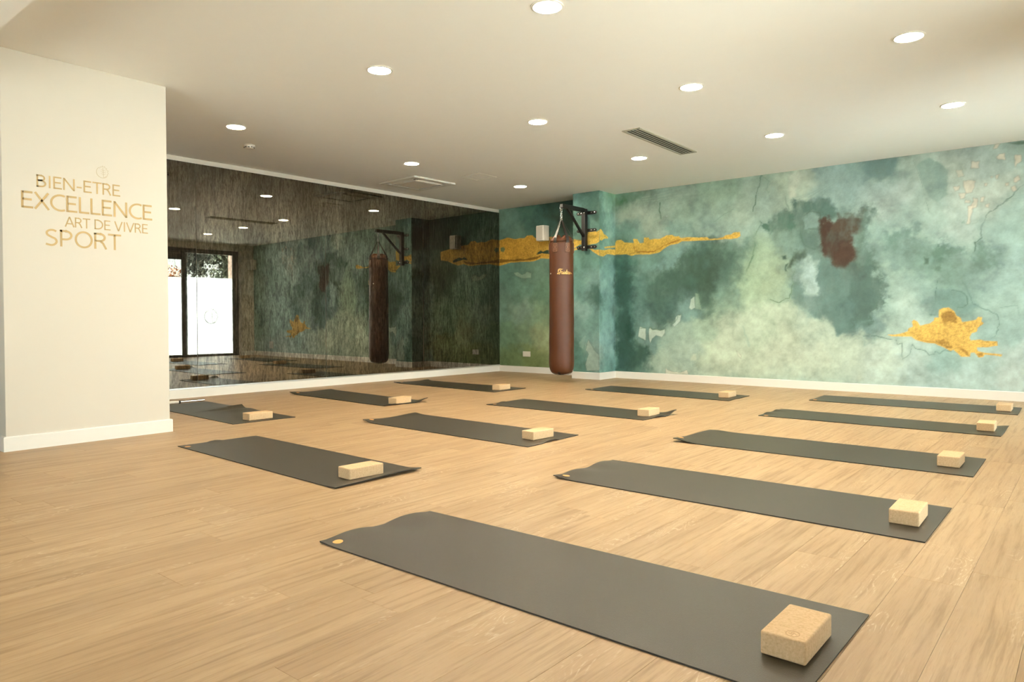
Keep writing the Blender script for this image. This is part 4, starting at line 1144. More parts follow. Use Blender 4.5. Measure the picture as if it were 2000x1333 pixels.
def glazed_door(idx, y0, y1, near, face=None, rot=0.0):
    """sliding door with two leaves; y1 is the jamb nearer the mural"""
    d = bpy.data.objects.new('door_%d' % idx, None)
    C.objects.link(d)
    d.location = (0, 0, 0)
    struct(d)
    xa = (XR if face is None else face) + .155
    d.rotation_euler = (0, 0, rot)
    bm = BM()
    box(bm, xa, xa + .12, y1 - .06, y1, 0, TOPZ, bevel=.003)
    box(bm, xa, xa + .12, y0, y0 + .06, 0, TOPZ, bevel=.003)
    box(bm, xa, xa + .12, y0 + .06, y1 - .06, 2.455, TOPZ, bevel=.003)
    box(bm, xa, xa + .12, y0 + .06, y1 - .06, -.01, .012)
    obj('door_frame', bm, M_FRAME, d)
    mid = (y0 + y1) / 2 + .04
    leaves = [(mid - .06, y1 - .06, xa + .015), (y0 + .06, mid + .08, xa + .065)]
    for k, (a, b, x) in enumerate(leaves):
        lf = BM()
        s = .075
        zt = 2.455 if k == 0 else 2.455
        gt = 2.405 if k == 0 else 2.245
        box(lf, x, x + .045, a, a + s * 1.1, .012, zt, bevel=.003)
        box(lf, x, x + .045, b - s, b, .012, zt, bevel=.003)
        box(lf, x, x + .045, a + s, b - s, .012, .055, bevel=.003)
        box(lf, x, x + .045, a + s, b - s, gt, gt + .05, bevel=.003)
        if k == 1:
            for q in range(3):
                box(lf, x, x + .045, a + s, b - s, gt + .062 + q * .05, gt + .062 + q * .05 + .042, bevel=.003)
            box(lf, x + .01, x + .035, a + s, b - s, gt + .05, zt)
        leaf = obj('door_leaf', lf, M_FRAME, d)
        g = BM()
        box(g, x + .020, x + .026, a + s, b - s, .05, gt + .005)
        obj('pane', g, M_GLASS, leaf)
        if not near:
            continue
        f = BM()
        ftop = 1.848 if k == 0 else 1.838
        box(f, x + .0265, x + .0275, a + s + .002, b - s - .002, .052, ftop)
        obj('frosted_film', f, M_FROST, leaf)
        if near and k == 0:
            xs = x + .0265
            mp = lambda u, v, h, xs=xs: Vector((xs + .0012 + h, u, v))
            t = bpy.data.objects.new('door_lettering', None)
            C.objects.link(t)
            t.parent = leaf
            bm = BM()
            xx = 0
            for c in 'BOXE':
                for s_ in LET[c][1]:
                    stroke(bm, [(-1.126 + (xx + p) * (.354 / 2.78), 2.063 + q * .108) for p, q in s_], .024, mp, .0012, closed=(c == 'O'))
                xx += LET[c][0]
            o = obj('lettering', bm, M_FROST, leaf)
            bpy.data.objects.remove(t)
            xe = x + .0245
            emblem(-.967, .935, .165, lambda u, v, h, xs=xs: Vector((xs - .0016 - h, u, v)), M_LINEART, leaf, 'emblem', k=1.5)
    # lever handle on the first leaf
    hb = BM()
    a, b, x = leaves[0]
    box(hb, x - .012, x, b - .055, b - .025, .96, 1.14, bevel=.004)
    tube(hb, [(x - .01, b - .04, 1.08), (x - .05, b - .04, 1.08), (x - .05, b - .14, 1.08)], .009, 8)
    obj('door_handle', hb, M_FRAME, d)
    return d


glazed_door(1, *OPEN[0], True)
glazed_door(2, *OPEN[1], False)
glazed_door(3, ADDED_OPENING[0], ADDED_OPENING[1], False, 11.6, -PI / 2)  # unseen door added behind the camera to bring in more daylight

# ------------------------------------------------------------------ recessed downlights
DL = [((5.155, -5.590), 'round downlight at the very top of the photo, nearest the camera'),
      ((6.650, -3.750), 'round downlight over the right side, nearest the top right corner'),
      ((3.615, -5.535), 'round downlight above the middle row of mats, nearest the white pillar but one'),
      ((5.158, -3.734), 'round downlight in the middle of the right ceiling, left of the corner one'),
      ((6.632, -1.871), 'round downlight closest to the right end of the mural top'),
      ((1.433, -5.415), 'round downlight beside the white smoke detector'),
      ((3.664, -3.733), 'round downlight in the centre of the ceiling, left of the slotted grille'),
      ((5.134, -1.846), 'round downlight just right of the slotted ceiling grille'),
      ((3.631, -1.836), 'round downlight below the left end of the slotted ceiling grille'),
      ((1.508, -3.301), 'round downlight in front of the square air cassette'),
      ((1.557, -1.376), 'small round downlight nearest the punching bag and painted corner')]
EXTRA = [(6.65, -5.60)]


def make_lamp(x, y, label, group):
    t = thing('downlight', label, 'light', (x, y, H), 0, group)
    bm = BM()
    lathe(bm, [(.094, 0), (.094, -.004), (.090, -.006), (.082, -.006), (.079, -.003), (.076, 0.0)], 40)
    obj('ring', bm, M_LAMPRING, t, smooth=True)
    bm = BM()
    lathe(bm, [(0, -.0035), (.060, -.0035), (.0785, -.0025)], 40)
    for f in bm.faces:
        if f.normal.z > 0:
            f.normal_flip()
    obj('lens', bm, M_LENS, t)
    return t


proto = make_lamp(*DL[0][0], DL[0][1], 'recessed downlights in the ceiling')


def copy_thing(root, loc, label=None, rotz=None, group=None):
    r = root.copy()
    C.objects.link(r)
    r.location = loc
    if rotz is not None:
        r.rotation_euler = (0, 0, rotz)
    if label:
        r['label'] = label
    if group:
        r['group'] = group
    for ch in list(root.children):
        c = ch.copy()
        C.objects.link(c)
        c.parent = r
        for g in list(ch.children):
            d = g.copy()
            C.objects.link(d)
            d.parent = c
    return r


for (x, y), lab in DL[1:]:
    copy_thing(proto, (x, y, H), lab)
for x, y in EXTRA:
    copy_thing(proto, (x, y, H), 'round downlight just above the top edge of the photo, over the right-hand mats')

# ------------------------------------------------------------------ ceiling fittings
t = thing('smoke_detector', 'small white smoke detector on the ceiling beside a downlight', 'detector', (.884, -4.965, H))
bm = BM()
lathe(bm, [(.058, 0), (.058, -.010), (.054, -.014), (0, -.014)], 32)
obj('mount_base', bm, M_PLASTIC, t, smooth=True)
bm = BM()
lathe(bm, [(.050, -.014), (.050, -.020), (.046, -.034), (.030, -.040), (0, -.041)], 32)
obj('sensor_cap', bm, M_PLASTIC, t, smooth=True)
bm = BM()
for k in range(10):
    a = 2 * PI * k / 10
    box(bm, .044, .051, -.010, .010, -.030, -.022, M=Matrix.Rotation(a, 4, 'Z'))
obj('vent_slots', bm, M_DARKHOLE, t)

t = thing('air_cassette', 'square white air conditioning cassette in the ceiling near the mirror wall', 'air conditioner', (.695, -2.457, H), -.04)
bm = BM()
o_, i_ = .355, .265
for s in (-1, 1):
    box(bm, -o_, o_, s * (i_ + o_) / 2 - (o_ - i_) / 2, s * (i_ + o_) / 2 + (o_ - i_) / 2, -.022, 0, bevel=.006)
    box(bm, s * (i_ + o_) / 2 - (o_ - i_) / 2, s * (i_ + o_) / 2 + (o_ - i_) / 2, -i_, i_, -.022, 0, bevel=.006)
obj('fascia', bm, M_PLASTIC, t)
bm = BM()
box(bm, -i_, i_, -i_, i_, -.006, 0)
obj('recess', bm, M_DARKHOLE, t)
bm = BM()
box(bm, -.205, .205, -.205, .205, -.030, -.006, bevel=.012, seg=2)
obj('return_panel', bm, M_PLASTIC, t)
for k in range(4):
    bm = BM()
    R4 = Matrix.Rotation(k * PI / 2, 4, 'Z')
    box(bm, -.21, .21, .232, .262, -.024, -.018, bevel=.002, M=R4 @ Matrix.Translation((0, .248, -.02)) @ Matrix.Rotation(.5, 4, 'X') @ Matrix.Translation((0, -.248, .02)))
    obj('louvre', bm, M_PLASTIC, t)

t = thing('access_panel', 'flush square access hatch in the ceiling right of the air cassette', 'hatch', (1.58, -2.235, H), 0)
bm = BM()
box(bm, -.15, .15, -.152, .152, -.003, 0, bevel=.0012)
obj('hatch_lid', bm, M_CEIL, t)
bm = BM()
for s in (-1, 1):
    box(bm, -.160, .160, s * .157 - .003, s * .157 + .003, -.0045, 0)
    box(bm, s * .157 - .003, s * .157 + .003, -.154, .154, -.0045, 0)
obj('hatch_rim', bm, M_PLASTIC, t)

t = thing('slot_grille', 'long grey slotted air grille in the ceiling among the downlights', 'vent', (4.172, -2.337, H), .012)
hw, hl = .086, .618
bm = BM()
box(bm, -hw, hw, -hl, hl, -.002, 0)
obj('duct_back', bm, M_DARKHOLE, t)
bm = BM()
for s in (-1, 1):
    box(bm, s * hw - .011, s * hw + .011, -hl - .011, hl + .011, -.010, 0, bevel=.002)
    box(bm, -hw, hw, s * hl - .011, s * hl + .011, -.010, 0, bevel=.002)
obj('grille_frame', bm, M_GRILLE, t)
for k in range(5):
    x = -hw + .018 + k * (2 * hw - .036) / 4
    bm = BM()
    box(bm, -.011, .011, -hl + .01, hl - .01, -.0015, .0015, M=Matrix.Translation((x, 0, -.007)) @ Matrix.Rotation(.35, 4, 'Y'))
    obj('slat', bm, M_GRILLE, t)

# ------------------------------------------------------------------ lettering on the pillar
PXF = 2.081
t = thing('wall_lettering', 'ochre words BIEN-ETRE, EXCELLENCE, ART DE VIVRE and SPORT on the white pillar', 'lettering', (PXF, -6.9, 1.6))
mpw = lambda u, v, h: Vector((h, u + 6.9, v - 1.6))
for txt, u0, u1, v0, v1, wg in (('BIEN-ETRE', -7.230, -6.690, 1.7665, 1.850, .118), ('EXCELLENCE', -7.322, -6.462, 1.6165, 1.7295, .122),
                                ('ART DE VIVRE', -7.058, -6.497, 1.5135, 1.5835, .112), ('SPORT', -7.185, -6.690, 1.3740, 1.489, .118)):
    e = bpy.data.objects.new('word', None)
    C.objects.link(e)
    e.parent = t
    word(txt, u0, u1, v0, v1, mpw, M_LETTER, e, weight=wg)
t2 = emblem(-6.812, 1.926, .040, lambda u, v, h: Vector((PXF + h, u, v)), M_FAINT, None, 'leaf_emblem', k=1.1)
tag(t2, 'small pale leaf emblem in a ring above the word BIEN-ETRE on the pillar', 'emblem')

# ------------------------------------------------------------------ speakers and sockets


def speaker(label, loc, rotz):
    t = thing('wall_speaker', label, 'speaker', loc, rotz)      # local -y faces the room
    bm = BM()
    prof = [(-.092, 0), (-.092, -.075), (-.080, -.108), (-.055, -.122), (.055, -.122), (.080, -.108), (.092, -.075), (.092, 0)]
    lo = [bm.verts.new((x, y, -.115)) for x, y in prof]
    hi = [bm.verts.new((x, y, .115)) for x, y in prof]
    n = len(prof)
    for i in range(n):
        j = (i + 1) % n
        bm.faces.new((lo[i], lo[j], hi[j], hi[i]))
    bm.faces.new(lo)
    bm.faces.new(hi)
    bmesh.ops.recalc_face_normals(bm, faces=bm.faces[:])
    bmesh.ops.bevel(bm, geom=bm.edges[:], offset=.004, segments=2, affect='EDGES')
    obj('cabinet', bm, M_PLASTIC, t)
    bm = BM()
    box(bm, -.066, .066, -.128, -.118, -.104, .104, bevel=.004, seg=2)
    obj('speaker_grille', bm, M_PLASTIC_D, t)
    for s in (-1, 1):
        bm = BM()
        box(bm, s * .05 - .010, s * .05 + .010, -.085, -.045, -.122, -.114, bevel=.003)
        obj('foot', bm, M_PLASTIC, t)
    bm = BM()
    box(bm, -.02, .02, -.01, .045, -.03, .03, bevel=.003)
    obj('wall_mount', bm, M_BLACK, t)
    return t


speaker('small white loudspeaker on the painted recess wall left of the punching bag', (.975, -.05, 2.178), -.10)
speaker('small white loudspeaker high in the corner beside the glazed doors', (8.17, -.10, 2.180), -.70)


def socket(label, loc, w, h, holes):
    t = thing('wall_socket', label, 'socket', loc)
    bm = BM()
    box(bm, -w / 2, w / 2, -.012, 0, -h / 2, h / 2, bevel=.003, seg=2)
    obj('plate', bm, M_PLASTIC, t)
    for x, z in holes:
        bm = BM()
        lathe(bm, [(.024, 0), (.024, .003), (.0205, .003), (.0195, -.004), (0, -.004)], 24)
        o = obj('insert', bm, M_PLASTIC, t, smooth=True)
        o.rotation_euler = (PI / 2, 0, 0)
        o.location = (x, -.012, z)
        bm = BM()
        for s in (-1, 1):
            lathe(bm, [(0, .0042), (.0042, .0042), (.0042, .002)], 10, cx=s * .0095, cy=0)
        p = obj('pin_hole', bm, M_DARKHOLE, o)
        p.location = (0, 0, -.007)
    return t


socket('white double socket low on the painted recess wall left of the punching bag', (.575, 0, .297), .150, .084, [(-.034, 0), (.034, 0)])
socket('white tall double socket low on the mural near the glazed doors', (7.49, 0, .262), .16, .165, [(-.03, -.03), (.035, -.03)])

# ------------------------------------------------------------------ wall bracket
BX, BY = 1.985, -DC
t = thing('wall_bracket', 'black steel wall bracket bolted to the painted column, carrying the bag', 'bracket', (BX, BY, 2.11))
bm = BM()
box(bm, -.032, .032, -.072, -.008, -.292, .300, bevel=.004)
obj('post', bm, M_BLACK, t)
bm = BM()
box(bm, -.026, .026, -.60, -.072, .250, .306, bevel=.004)
obj('arm', bm, M_BLACK, t)
bm = BM()
M = Matrix.Translation((0, -.25, .085))
ang = math.atan2(.345, -.40)
d = Vector((0, -.46 + .06, .255 + .09))
mid_ = Vector((0, (-.065 - .455) / 2, (-.09 + .258) / 2))
L_ = math.hypot(.39, .348)
rot = Matrix.Rotation(math.atan2(.348, -.39), 4, 'X')
box(bm, -.016, .016, -L_ / 2, L_ / 2, -.016, .016, bevel=.003, M=Matrix.Translation(mid_) @ rot)
obj('brace', bm, M_BLACK, t)
for zz in (.243, -.003, -.240):
    bm = BM()
    n = 10
    pts = [(-.130 + .022 * math.cos(a), .022 * math.sin(a)) for a in [PI / 2 + PI * k / n for k in range(n + 1)]] + [(.160 + .022 * math.cos(a), .022 * math.sin(a)) for a in [-PI / 2 + PI * k / n for k in range(n + 1)]]
    f0 = [bm.verts.new((x, -.010, zz + z)) for x, z in pts]
    f1 = [bm.verts.new((x, -.001, zz + z)) for x, z in pts]
    bm.faces.new(f0)
    bm.faces.new(f1)
    for i in range(len(pts)):
        j = (i + 1) % len(pts)
        bm.faces.new((f0[i], f0[j], f1[j], f1[i]))
    bmesh.ops.recalc_face_normals(bm, faces=bm.faces[:])
    p = obj('mounting_plate', bm, M_BLACK, t)
    for x in (-.125, -.075, .095, .150):
        bm = BM()
        lathe(bm, [(.0105, 0), (.0105, .004), (.007, .008), (0, .009)], 10)
        b = obj('bolt', bm, M_CHROME, p, smooth=True)
        b.location = (x, -.010, zz)
        b.rotation_euler = (PI / 2, 0, 0)
for zz in (.240, -.245):
    bm = BM()
    lathe(bm, [(.011, 0), (.011, .004), (.007, .008), (0, .009)], 10)
    b = obj('bolt', bm, M_CHROME, t, smooth=True)
    b.location = (.012, -.072, zz)
    b.rotation_euler = (PI / 2, 0, 0)

# ------------------------------------------------------------------ punching bag
GX, GY = 1.962, -.990
AIM = math.atan2(-8.884 - GY, 7.604 - GX)          # direction from the bag towards the middle of the room
t = thing('punching_bag', 'tall brown leather punching bag hanging on black straps', 'punching bag', (GX, GY, 0), AIM)
RB = .168


def bag_fn(r, z, a):
    return r * (1 + .006 * math.sin(3 * a + z * 3.1) + .004 * math.sin(5 * a - z * 7)), z


bm = BM()
prof = [(0, .100), (.05, .102), (.095, .110), (.130, .126), (.152, .150), (.163, .182), (.1685, .22)]
for k in range(1, 30):
    z = .22 + (1.86 - .22) * k / 29
    prof.append((.1705 - .0085 * (k / 29) + .0012 * math.sin(k * 1.3), z))
prof += [(.160, 1.885), (.154, 1.900), (.146, 1.905)]
lathe(bm, prof, 48, bag_fn)
obj('bag_body', bm, M_LEATHER, t, smooth=True)


def crown_fn(r, z, a):
    k = max(0.0, (z - 1.885) / .09)
    return r * (1 + .10 * math.cos(6 * a) * min(1, k * 2)), z + .018 * math.cos(6 * a + PI) * min(1, k * 1.6)


bm = BM()
lathe(bm, [(.150, 1.898), (.160, 1.906), (.158, 1.922), (.146, 1.944), (.122, 1.964), (.085, 1.975), (.04, 1.970), (0, 1.962)], 60, crown_fn)
obj('crown', bm, M_LEATHER2, t, smooth=True)

TOPZB = 2.195
for k in range(6):
    a = PI / 6 + k * PI / 3
    ca, sa = math.cos(a), math.sin(a)
    # webbing: from the patch up over the shoulder and in to the ring
    bm = BM()
    path = [(.1665, 1.80), (.1655, 1.86), (.168, 1.905), (.160, 1.945), (.138, 1.985), (.060, 2.115), (.016, TOPZB)]
    wid = [.021, .021, .021, .021, .019, .012, .008]
    rows = []
    for (r, z), w in zip(path, wid):
        rows.append([Vector((r * ca - s * w * sa, r * sa + s * w * ca, z)) for s in (-1, 1)] + [Vector(((r + .004) * ca - s * w * sa, (r + .004) * sa + s * w * ca, z + .001)) for s in (1, -1)])
    vr = [[bm.verts.new(p) for p in row] for row in rows]
    for A, B in zip(vr, vr[1:]):
        for i in range(4):
            j = (i + 1) % 4
            bm.faces.new((A[i], A[j], B[j], B[i]))
    bm.faces.new(vr[0])
    bm.faces.new(vr[-1])
    bmesh.ops.recalc_face_normals(bm, faces=bm.faces[:])
    st = obj('strap', bm, M_WEB, t)
    # leather patch with stitching
    Rz = Matrix.Rotation(a, 4, 'Z')

    def on(u, v, h, Rz=Rz):
        al = u / .167
        return Rz @ Vector(((.1672 + h) * math.cos(al), (.1672 + h) * math.sin(al), v))
    bm = BM()
    nu, nv = 6, 2
    U_ = [-.034 + .068 * i / nu for i in range(nu + 1)]
    top = [[bm.verts.new(on(u, z, .004)) for u in U_] for z in (1.752, 1.816, 1.880)]
    bot = [[bm.verts.new(on(u * 1.04, z, -.001)) for u in U_] for z in (1.749, 1.816, 1.883)]
    for i in range(nu):
        for j in range(nv):
            bm.faces.new((top[j][i], top[j][i + 1], top[j + 1][i + 1], top[j + 1][i]))
        bm.faces.new((bot[0][i], bot[0][i + 1], top[0][i + 1], top[0][i]))
        bm.faces.new((top[nv][i], top[nv][i + 1], bot[nv][i + 1], bot[nv][i]))
    for j in range(nv):
        bm.faces.new((bot[j][0], top[j][0], top[j + 1][0], bot[j + 1][0]))
        bm.faces.new((top[j][nu], bot[j][nu], bot[j + 1][nu], top[j + 1][nu]))
    patch = obj('strap_patch', bm, M_LEATHER2, t)
    bm = BM()
    ring = [(-.025, 1.764), (.025, 1.764), (.029, 1.770), (.029, 1.862), (.025, 1.868), (-.025, 1.868), (-.029, 1.862), (-.029, 1.770)]
    for i in range(8):
        (u1, v1), (u2, v2) = ring[i], ring[(i + 1) % 8]
        q = [(u1 + (u2 - u1) * s / 4, v1 + (v2 - v1) * s / 4) for s in range(5)]
        stroke(bm, q, .003, lambda u, v, h: on(u, v, .0042 + h), .001)
    ring = [(-.012, 1.785), (.012, 1.785), (.012, 1.80), (0.004, 1.812), (0.004, 1.826), (.012, 1.838), (.012, 1.852), (-.012, 1.852), (-.012, 1.838), (-.004, 1.826), (-.004, 1.812), (-.012, 1.80)]
    stroke(bm, ring, .003, lambda u, v, h: on(u, v, .0042 + h), .001, closed=True)
    obj('stitching', bm, M_STITCH, patch)
    # metal loop at the strap end
    bm = BM()
    p0 = Vector((.010 * ca, .010 * sa, TOPZB - .01))
    p1 = Vector((.012 * ca, .012 * sa, TOPZB + .055))
    side = Vector((-sa, ca, 0)) * .010
    tube(bm, [p0 - side * 1.4, p1 - side * .4, p1 + side * .4, p0 + side * 1.4], .0028, 6, closed=True)
    obj('strap_ring', bm, M_CHROME, st)

# bottom webbing cross with loop
for k in (0, 1):
    bm = BM()
    a = -.25 + k * PI / 2
    Rz = Matrix.Rotation(a, 4, 'Z')
    pr = [(-.150, .145), (-.128, .122), (-.094, .106), (-.05, .098), (0, .096), (.05, .098), (.094, .106), (.128, .122), (.150, .145)]
    vr = [[bm.verts.new(Rz @ Vector((x, s * .017, z - .001 * (1 + k)))) for s in (-1, 1)] + [bm.verts.new(Rz @ Vector((x * 1.0, s * .017, z - .004 - .001 * k))) for s in (1, -1)] for x, z in pr]
    for A, B in zip(vr, vr[1:]):
        for i in range(4):
            j = (i + 1) % 4
            bm.faces.new((A[i], A[j], B[j], B[i]))
    bm.faces.new(vr[0])
    bm.faces.new(vr[-1])
    bmesh.ops.recalc_face_normals(bm, faces=bm.faces[:])
    obj('base_strap', bm, M_WEB, t)


def on_bag(u, v, h):
    al = u / .169
    return Vector(((.1695 + h) * math.cos(al), (.1695 + h) * math.sin(al), v))


# script lettering, u in metres round the bag from the camera-facing line, v up
S0, SB, K = -.040, 1.455, .062
SCRIPT = [
    [(-.10, .12), (-.22, .05), (-.26, .16), (-.12, .24), (.02, .10), (.16, .00), (.30, .10), (.44, .50), (.56, .95), (.62, 1.05)],
    [(.95, 1.12), (.78, 1.04), (.55, 1.14), (.28, 1.16), (.02, 1.02), (-.10, .72), (-.04, .40), (.14, .28), (.34, .42), (.46, .68), (.38, .92), (.20, .96), (.08, .80), (.10, .56)],
    [(.42, .56), (.56, .54), (.66, .60)],
    [(.92, .50), (.78, .56), (.66, .34), (.70, .08), (.84, .10), (.96, .42), (.92, .16), (1.0, .02), (1.10, .18)],
    [(1.10, .18), (1.20, .52), (1.16, .20), (1.24, .02), (1.34, .16)],
    [(1.24, .72), (1.26, .76)],
    [(1.34, .16), (1.42, .50), (1.52, .42), (1.48, .16), (1.56, .02), (1.68, .20)],
    [(1.66, .18), (1.86, .98), (1.76, .36), (1.74, .10), (1.84, .02), (1.96, .20)],
    [(1.66, .62), (2.0, .66)],
    [(1.96, .20), (2.16, .34), (2.20, .50), (2.08, .52), (2.02, .26), (2.10, .04), (2.24, .06), (2.36, .26)],
    [(2.34, .48), (2.44, .42), (2.52, .10), (2.64, .04), (2.74, .16)],
    [(2.72, .52), (2.60, .40), (2.46, .10), (2.34, .04)],
    [(2.74, .16), (2.95, .34), (3.2, .10), (3.35, .16)],
]
bm = BM()
for s in SCRIPT:
    stroke(bm, [(S0 + a * K, SB + b * K) for a, b in smooth_pts(s, 5)], .0062, on_bag, .0012)
obj('script_lettering', bm, M_GOLDINK, t)
bm = BM()
lathe(bm, [(.010, 0), (.010, .002), (.006, .004), (0, .004)], 12)
o = obj('eyelet', bm, M_PLASTIC, t, smooth=True)
al = math.radians(-58)
o.location = (.1695 * math.cos(al), .1695 * math.sin(al), 1.468)
o.rotation_euler = (0, PI / 2, al)

# chain hook between the bag and the arm
t = thing('chain_hook', 'short chrome chain and carabiner between the bracket arm and the bag', 'chain', (GX, GY, 2.30))
for k, (z, rot_) in enumerate(((-.052, 0), (-.012, 1), (.028, 0))):
    bm = BM()
    pts = []
    for q in range(16):
        a = 2 * PI * q / 16
        x, zz = .013 * math.cos(a), .027 * math.sin(a)
        pts.append((x if not rot_ else 0, 0 if not rot_ else x, z + zz))
    tube(bm, pts, .0048, 8, closed=True)
    obj('link', bm, M_CHROME, t, smooth=True)
bm = BM()
tube(bm, smooth_pts([(0, -.030, .075), (0, -.030, .052), (0, -.012, .036), (0, .012, .036), (0, .030, .052), (0, .030, .075)], 4), .005, 8)
obj('shackle', bm, M_CHROME, t, smooth=True)

# ------------------------------------------------------------------ yoga mats and cork blocks
# corners: near-left, far-left, far-right, near-right; lifts: (s, t, radius along, radius across, height)
MATS = [
    ('A1', [(5.297, -7.260), (5.306, -6.681), (7.098, -6.653), (7.094, -7.262)], [(0, .26, .05, .20, .013), (0, .76, .05, .20, .013), (0, 0, .03, .08, .004)],
     'grey yoga mat nearest the camera, its far-left end rippled', (5.357, -7.219)),
    ('A2', [(5.335, -5.790), (5.338, -5.182), (7.097, -5.163), (7.097, -5.795)], [(0, .30, .05, .18, .010), (0, .76, .06, .18, .012), (0, 0, .03, .10, .012)],
     'grey yoga mat second from the camera in the right-hand column of mats', (5.381, -5.733)),
    ('A3', [(5.318, -4.355), (5.310, -3.730), (7.079, -3.743), (7.086, -4.363)], [(0, 0, .05, .22, .022), (0, .6, .05, .5, .008), (.05, 1, .03, .1, .004)],
     'grey yoga mat third from the camera, its near-left corner curled up', (5.345, -4.286)),
    ('A4', [(5.298, -2.693), (5.298, -2.108), (7.067, -2.190), (7.061, -2.708)], [(0, .35, .03, .14, .008), (0, .75, .03, .12, .008), (1, 1, .035, .35, .016)],
     'grey yoga mat fourth from the camera, its right end curling at the far corner', (5.356, -2.666)),
    ('A5', [(5.286, -1.241), (5.266, -.635), (7.041, -.640), (7.055, -1.264)], [(0, .1, .03, .2, .004)],
     'grey yoga mat at the foot of the mural, right of the others', (5.334, -1.196)),
    ('B1', [(2.786, -6.626), (2.808, -6.055), (4.640, -6.108), (4.626, -6.690)], [(0, .45, .02, .10, .007), (1, 1, .03, .5, .013), (1, .4, .03, .6, .007)],
     'grey yoga mat beside the white lettered pillar', (2.871, -6.597)),
    ('B2', [(2.862, -5.108), (2.824, -4.480), (4.652, -4.542), (4.664, -5.160)], [(0, 0, .04, .25, .018), (0, 1, .03, .3, .010), (1, .45, .03, .16, .012)],
     'grey yoga mat in the centre of the room, second in the middle column', (2.902, -5.046)),
    ('B3', [(2.882, -3.572), (2.871, -2.949), (4.700, -3.060), (4.647, -3.570)], [(1, 1, .04, .16, .040), (1, .45, .04, .2, .012), (0, .4, .02, .1, .006)],
     'grey yoga mat in the middle column whose far-right corner curls sharply up', (2.945, -3.515)),
    ('B4', [(2.838, -1.730), (2.830, -1.121), (4.640, -1.188), (4.653, -1.794)], [(0, 0, .03, .2, .006), (1, .3, .03, .2, .006)],
     'grey yoga mat nearest the painted column and punching bag', (2.90, -1.675)),
    ('C1', [(.355, -5.775), (.388, -5.189), (2.164, -5.294), (2.130, -5.862)], [(.44, 1, .018, .45, .030), (.36, 1, .05, .3, .008), (.54, 1, .06, .4, .010)],
     'grey yoga mat with a wrinkle, half hidden behind the white pillar', None),
    ('C2', [(.400, -4.205), (.370, -3.610), (2.225, -3.750), (2.168, -4.292)], [(0, 0, .04, .25, .020), (0, 1, .03, .3, .006), (1, 1, .04, .16, .038), (1, .2, .03, .3, .010)],
     'grey yoga mat by the mirror wall with both left and right tips curled', (.47, -4.14)),
    ('C3', [(.285, -2.530), (.385, -1.990), (2.155, -2.020), (2.165, -2.629)], [(0, 1, .02, .2, .014), (0, 0, .03, .2, .010)],
     'grey yoga mat farthest along the mirror wall, close to the painted corner', (.36, -2.45)),
]
BLOCKS = {'A1': (7.055, -7.090, .0), 'A2': (7.043, -5.600, .02), 'A3': (6.998, -4.168, .01), 'A4': (7.004, -2.514, .03), 'A5': (6.990, -1.061, .01),
          'B1': (4.541, -6.535, -.07), 'B2': (4.548, -4.949, -.07), 'B3': (4.602, -3.386, .06), 'B4': (4.557, -1.563, .02), 'C1': (2.076, -5.684, -.02), 'C2': (2.179, -4.139, .10), 'C3': (2.094, -2.448, .06)}


def ease(x):
    return x * x * (3 - 2 * x)


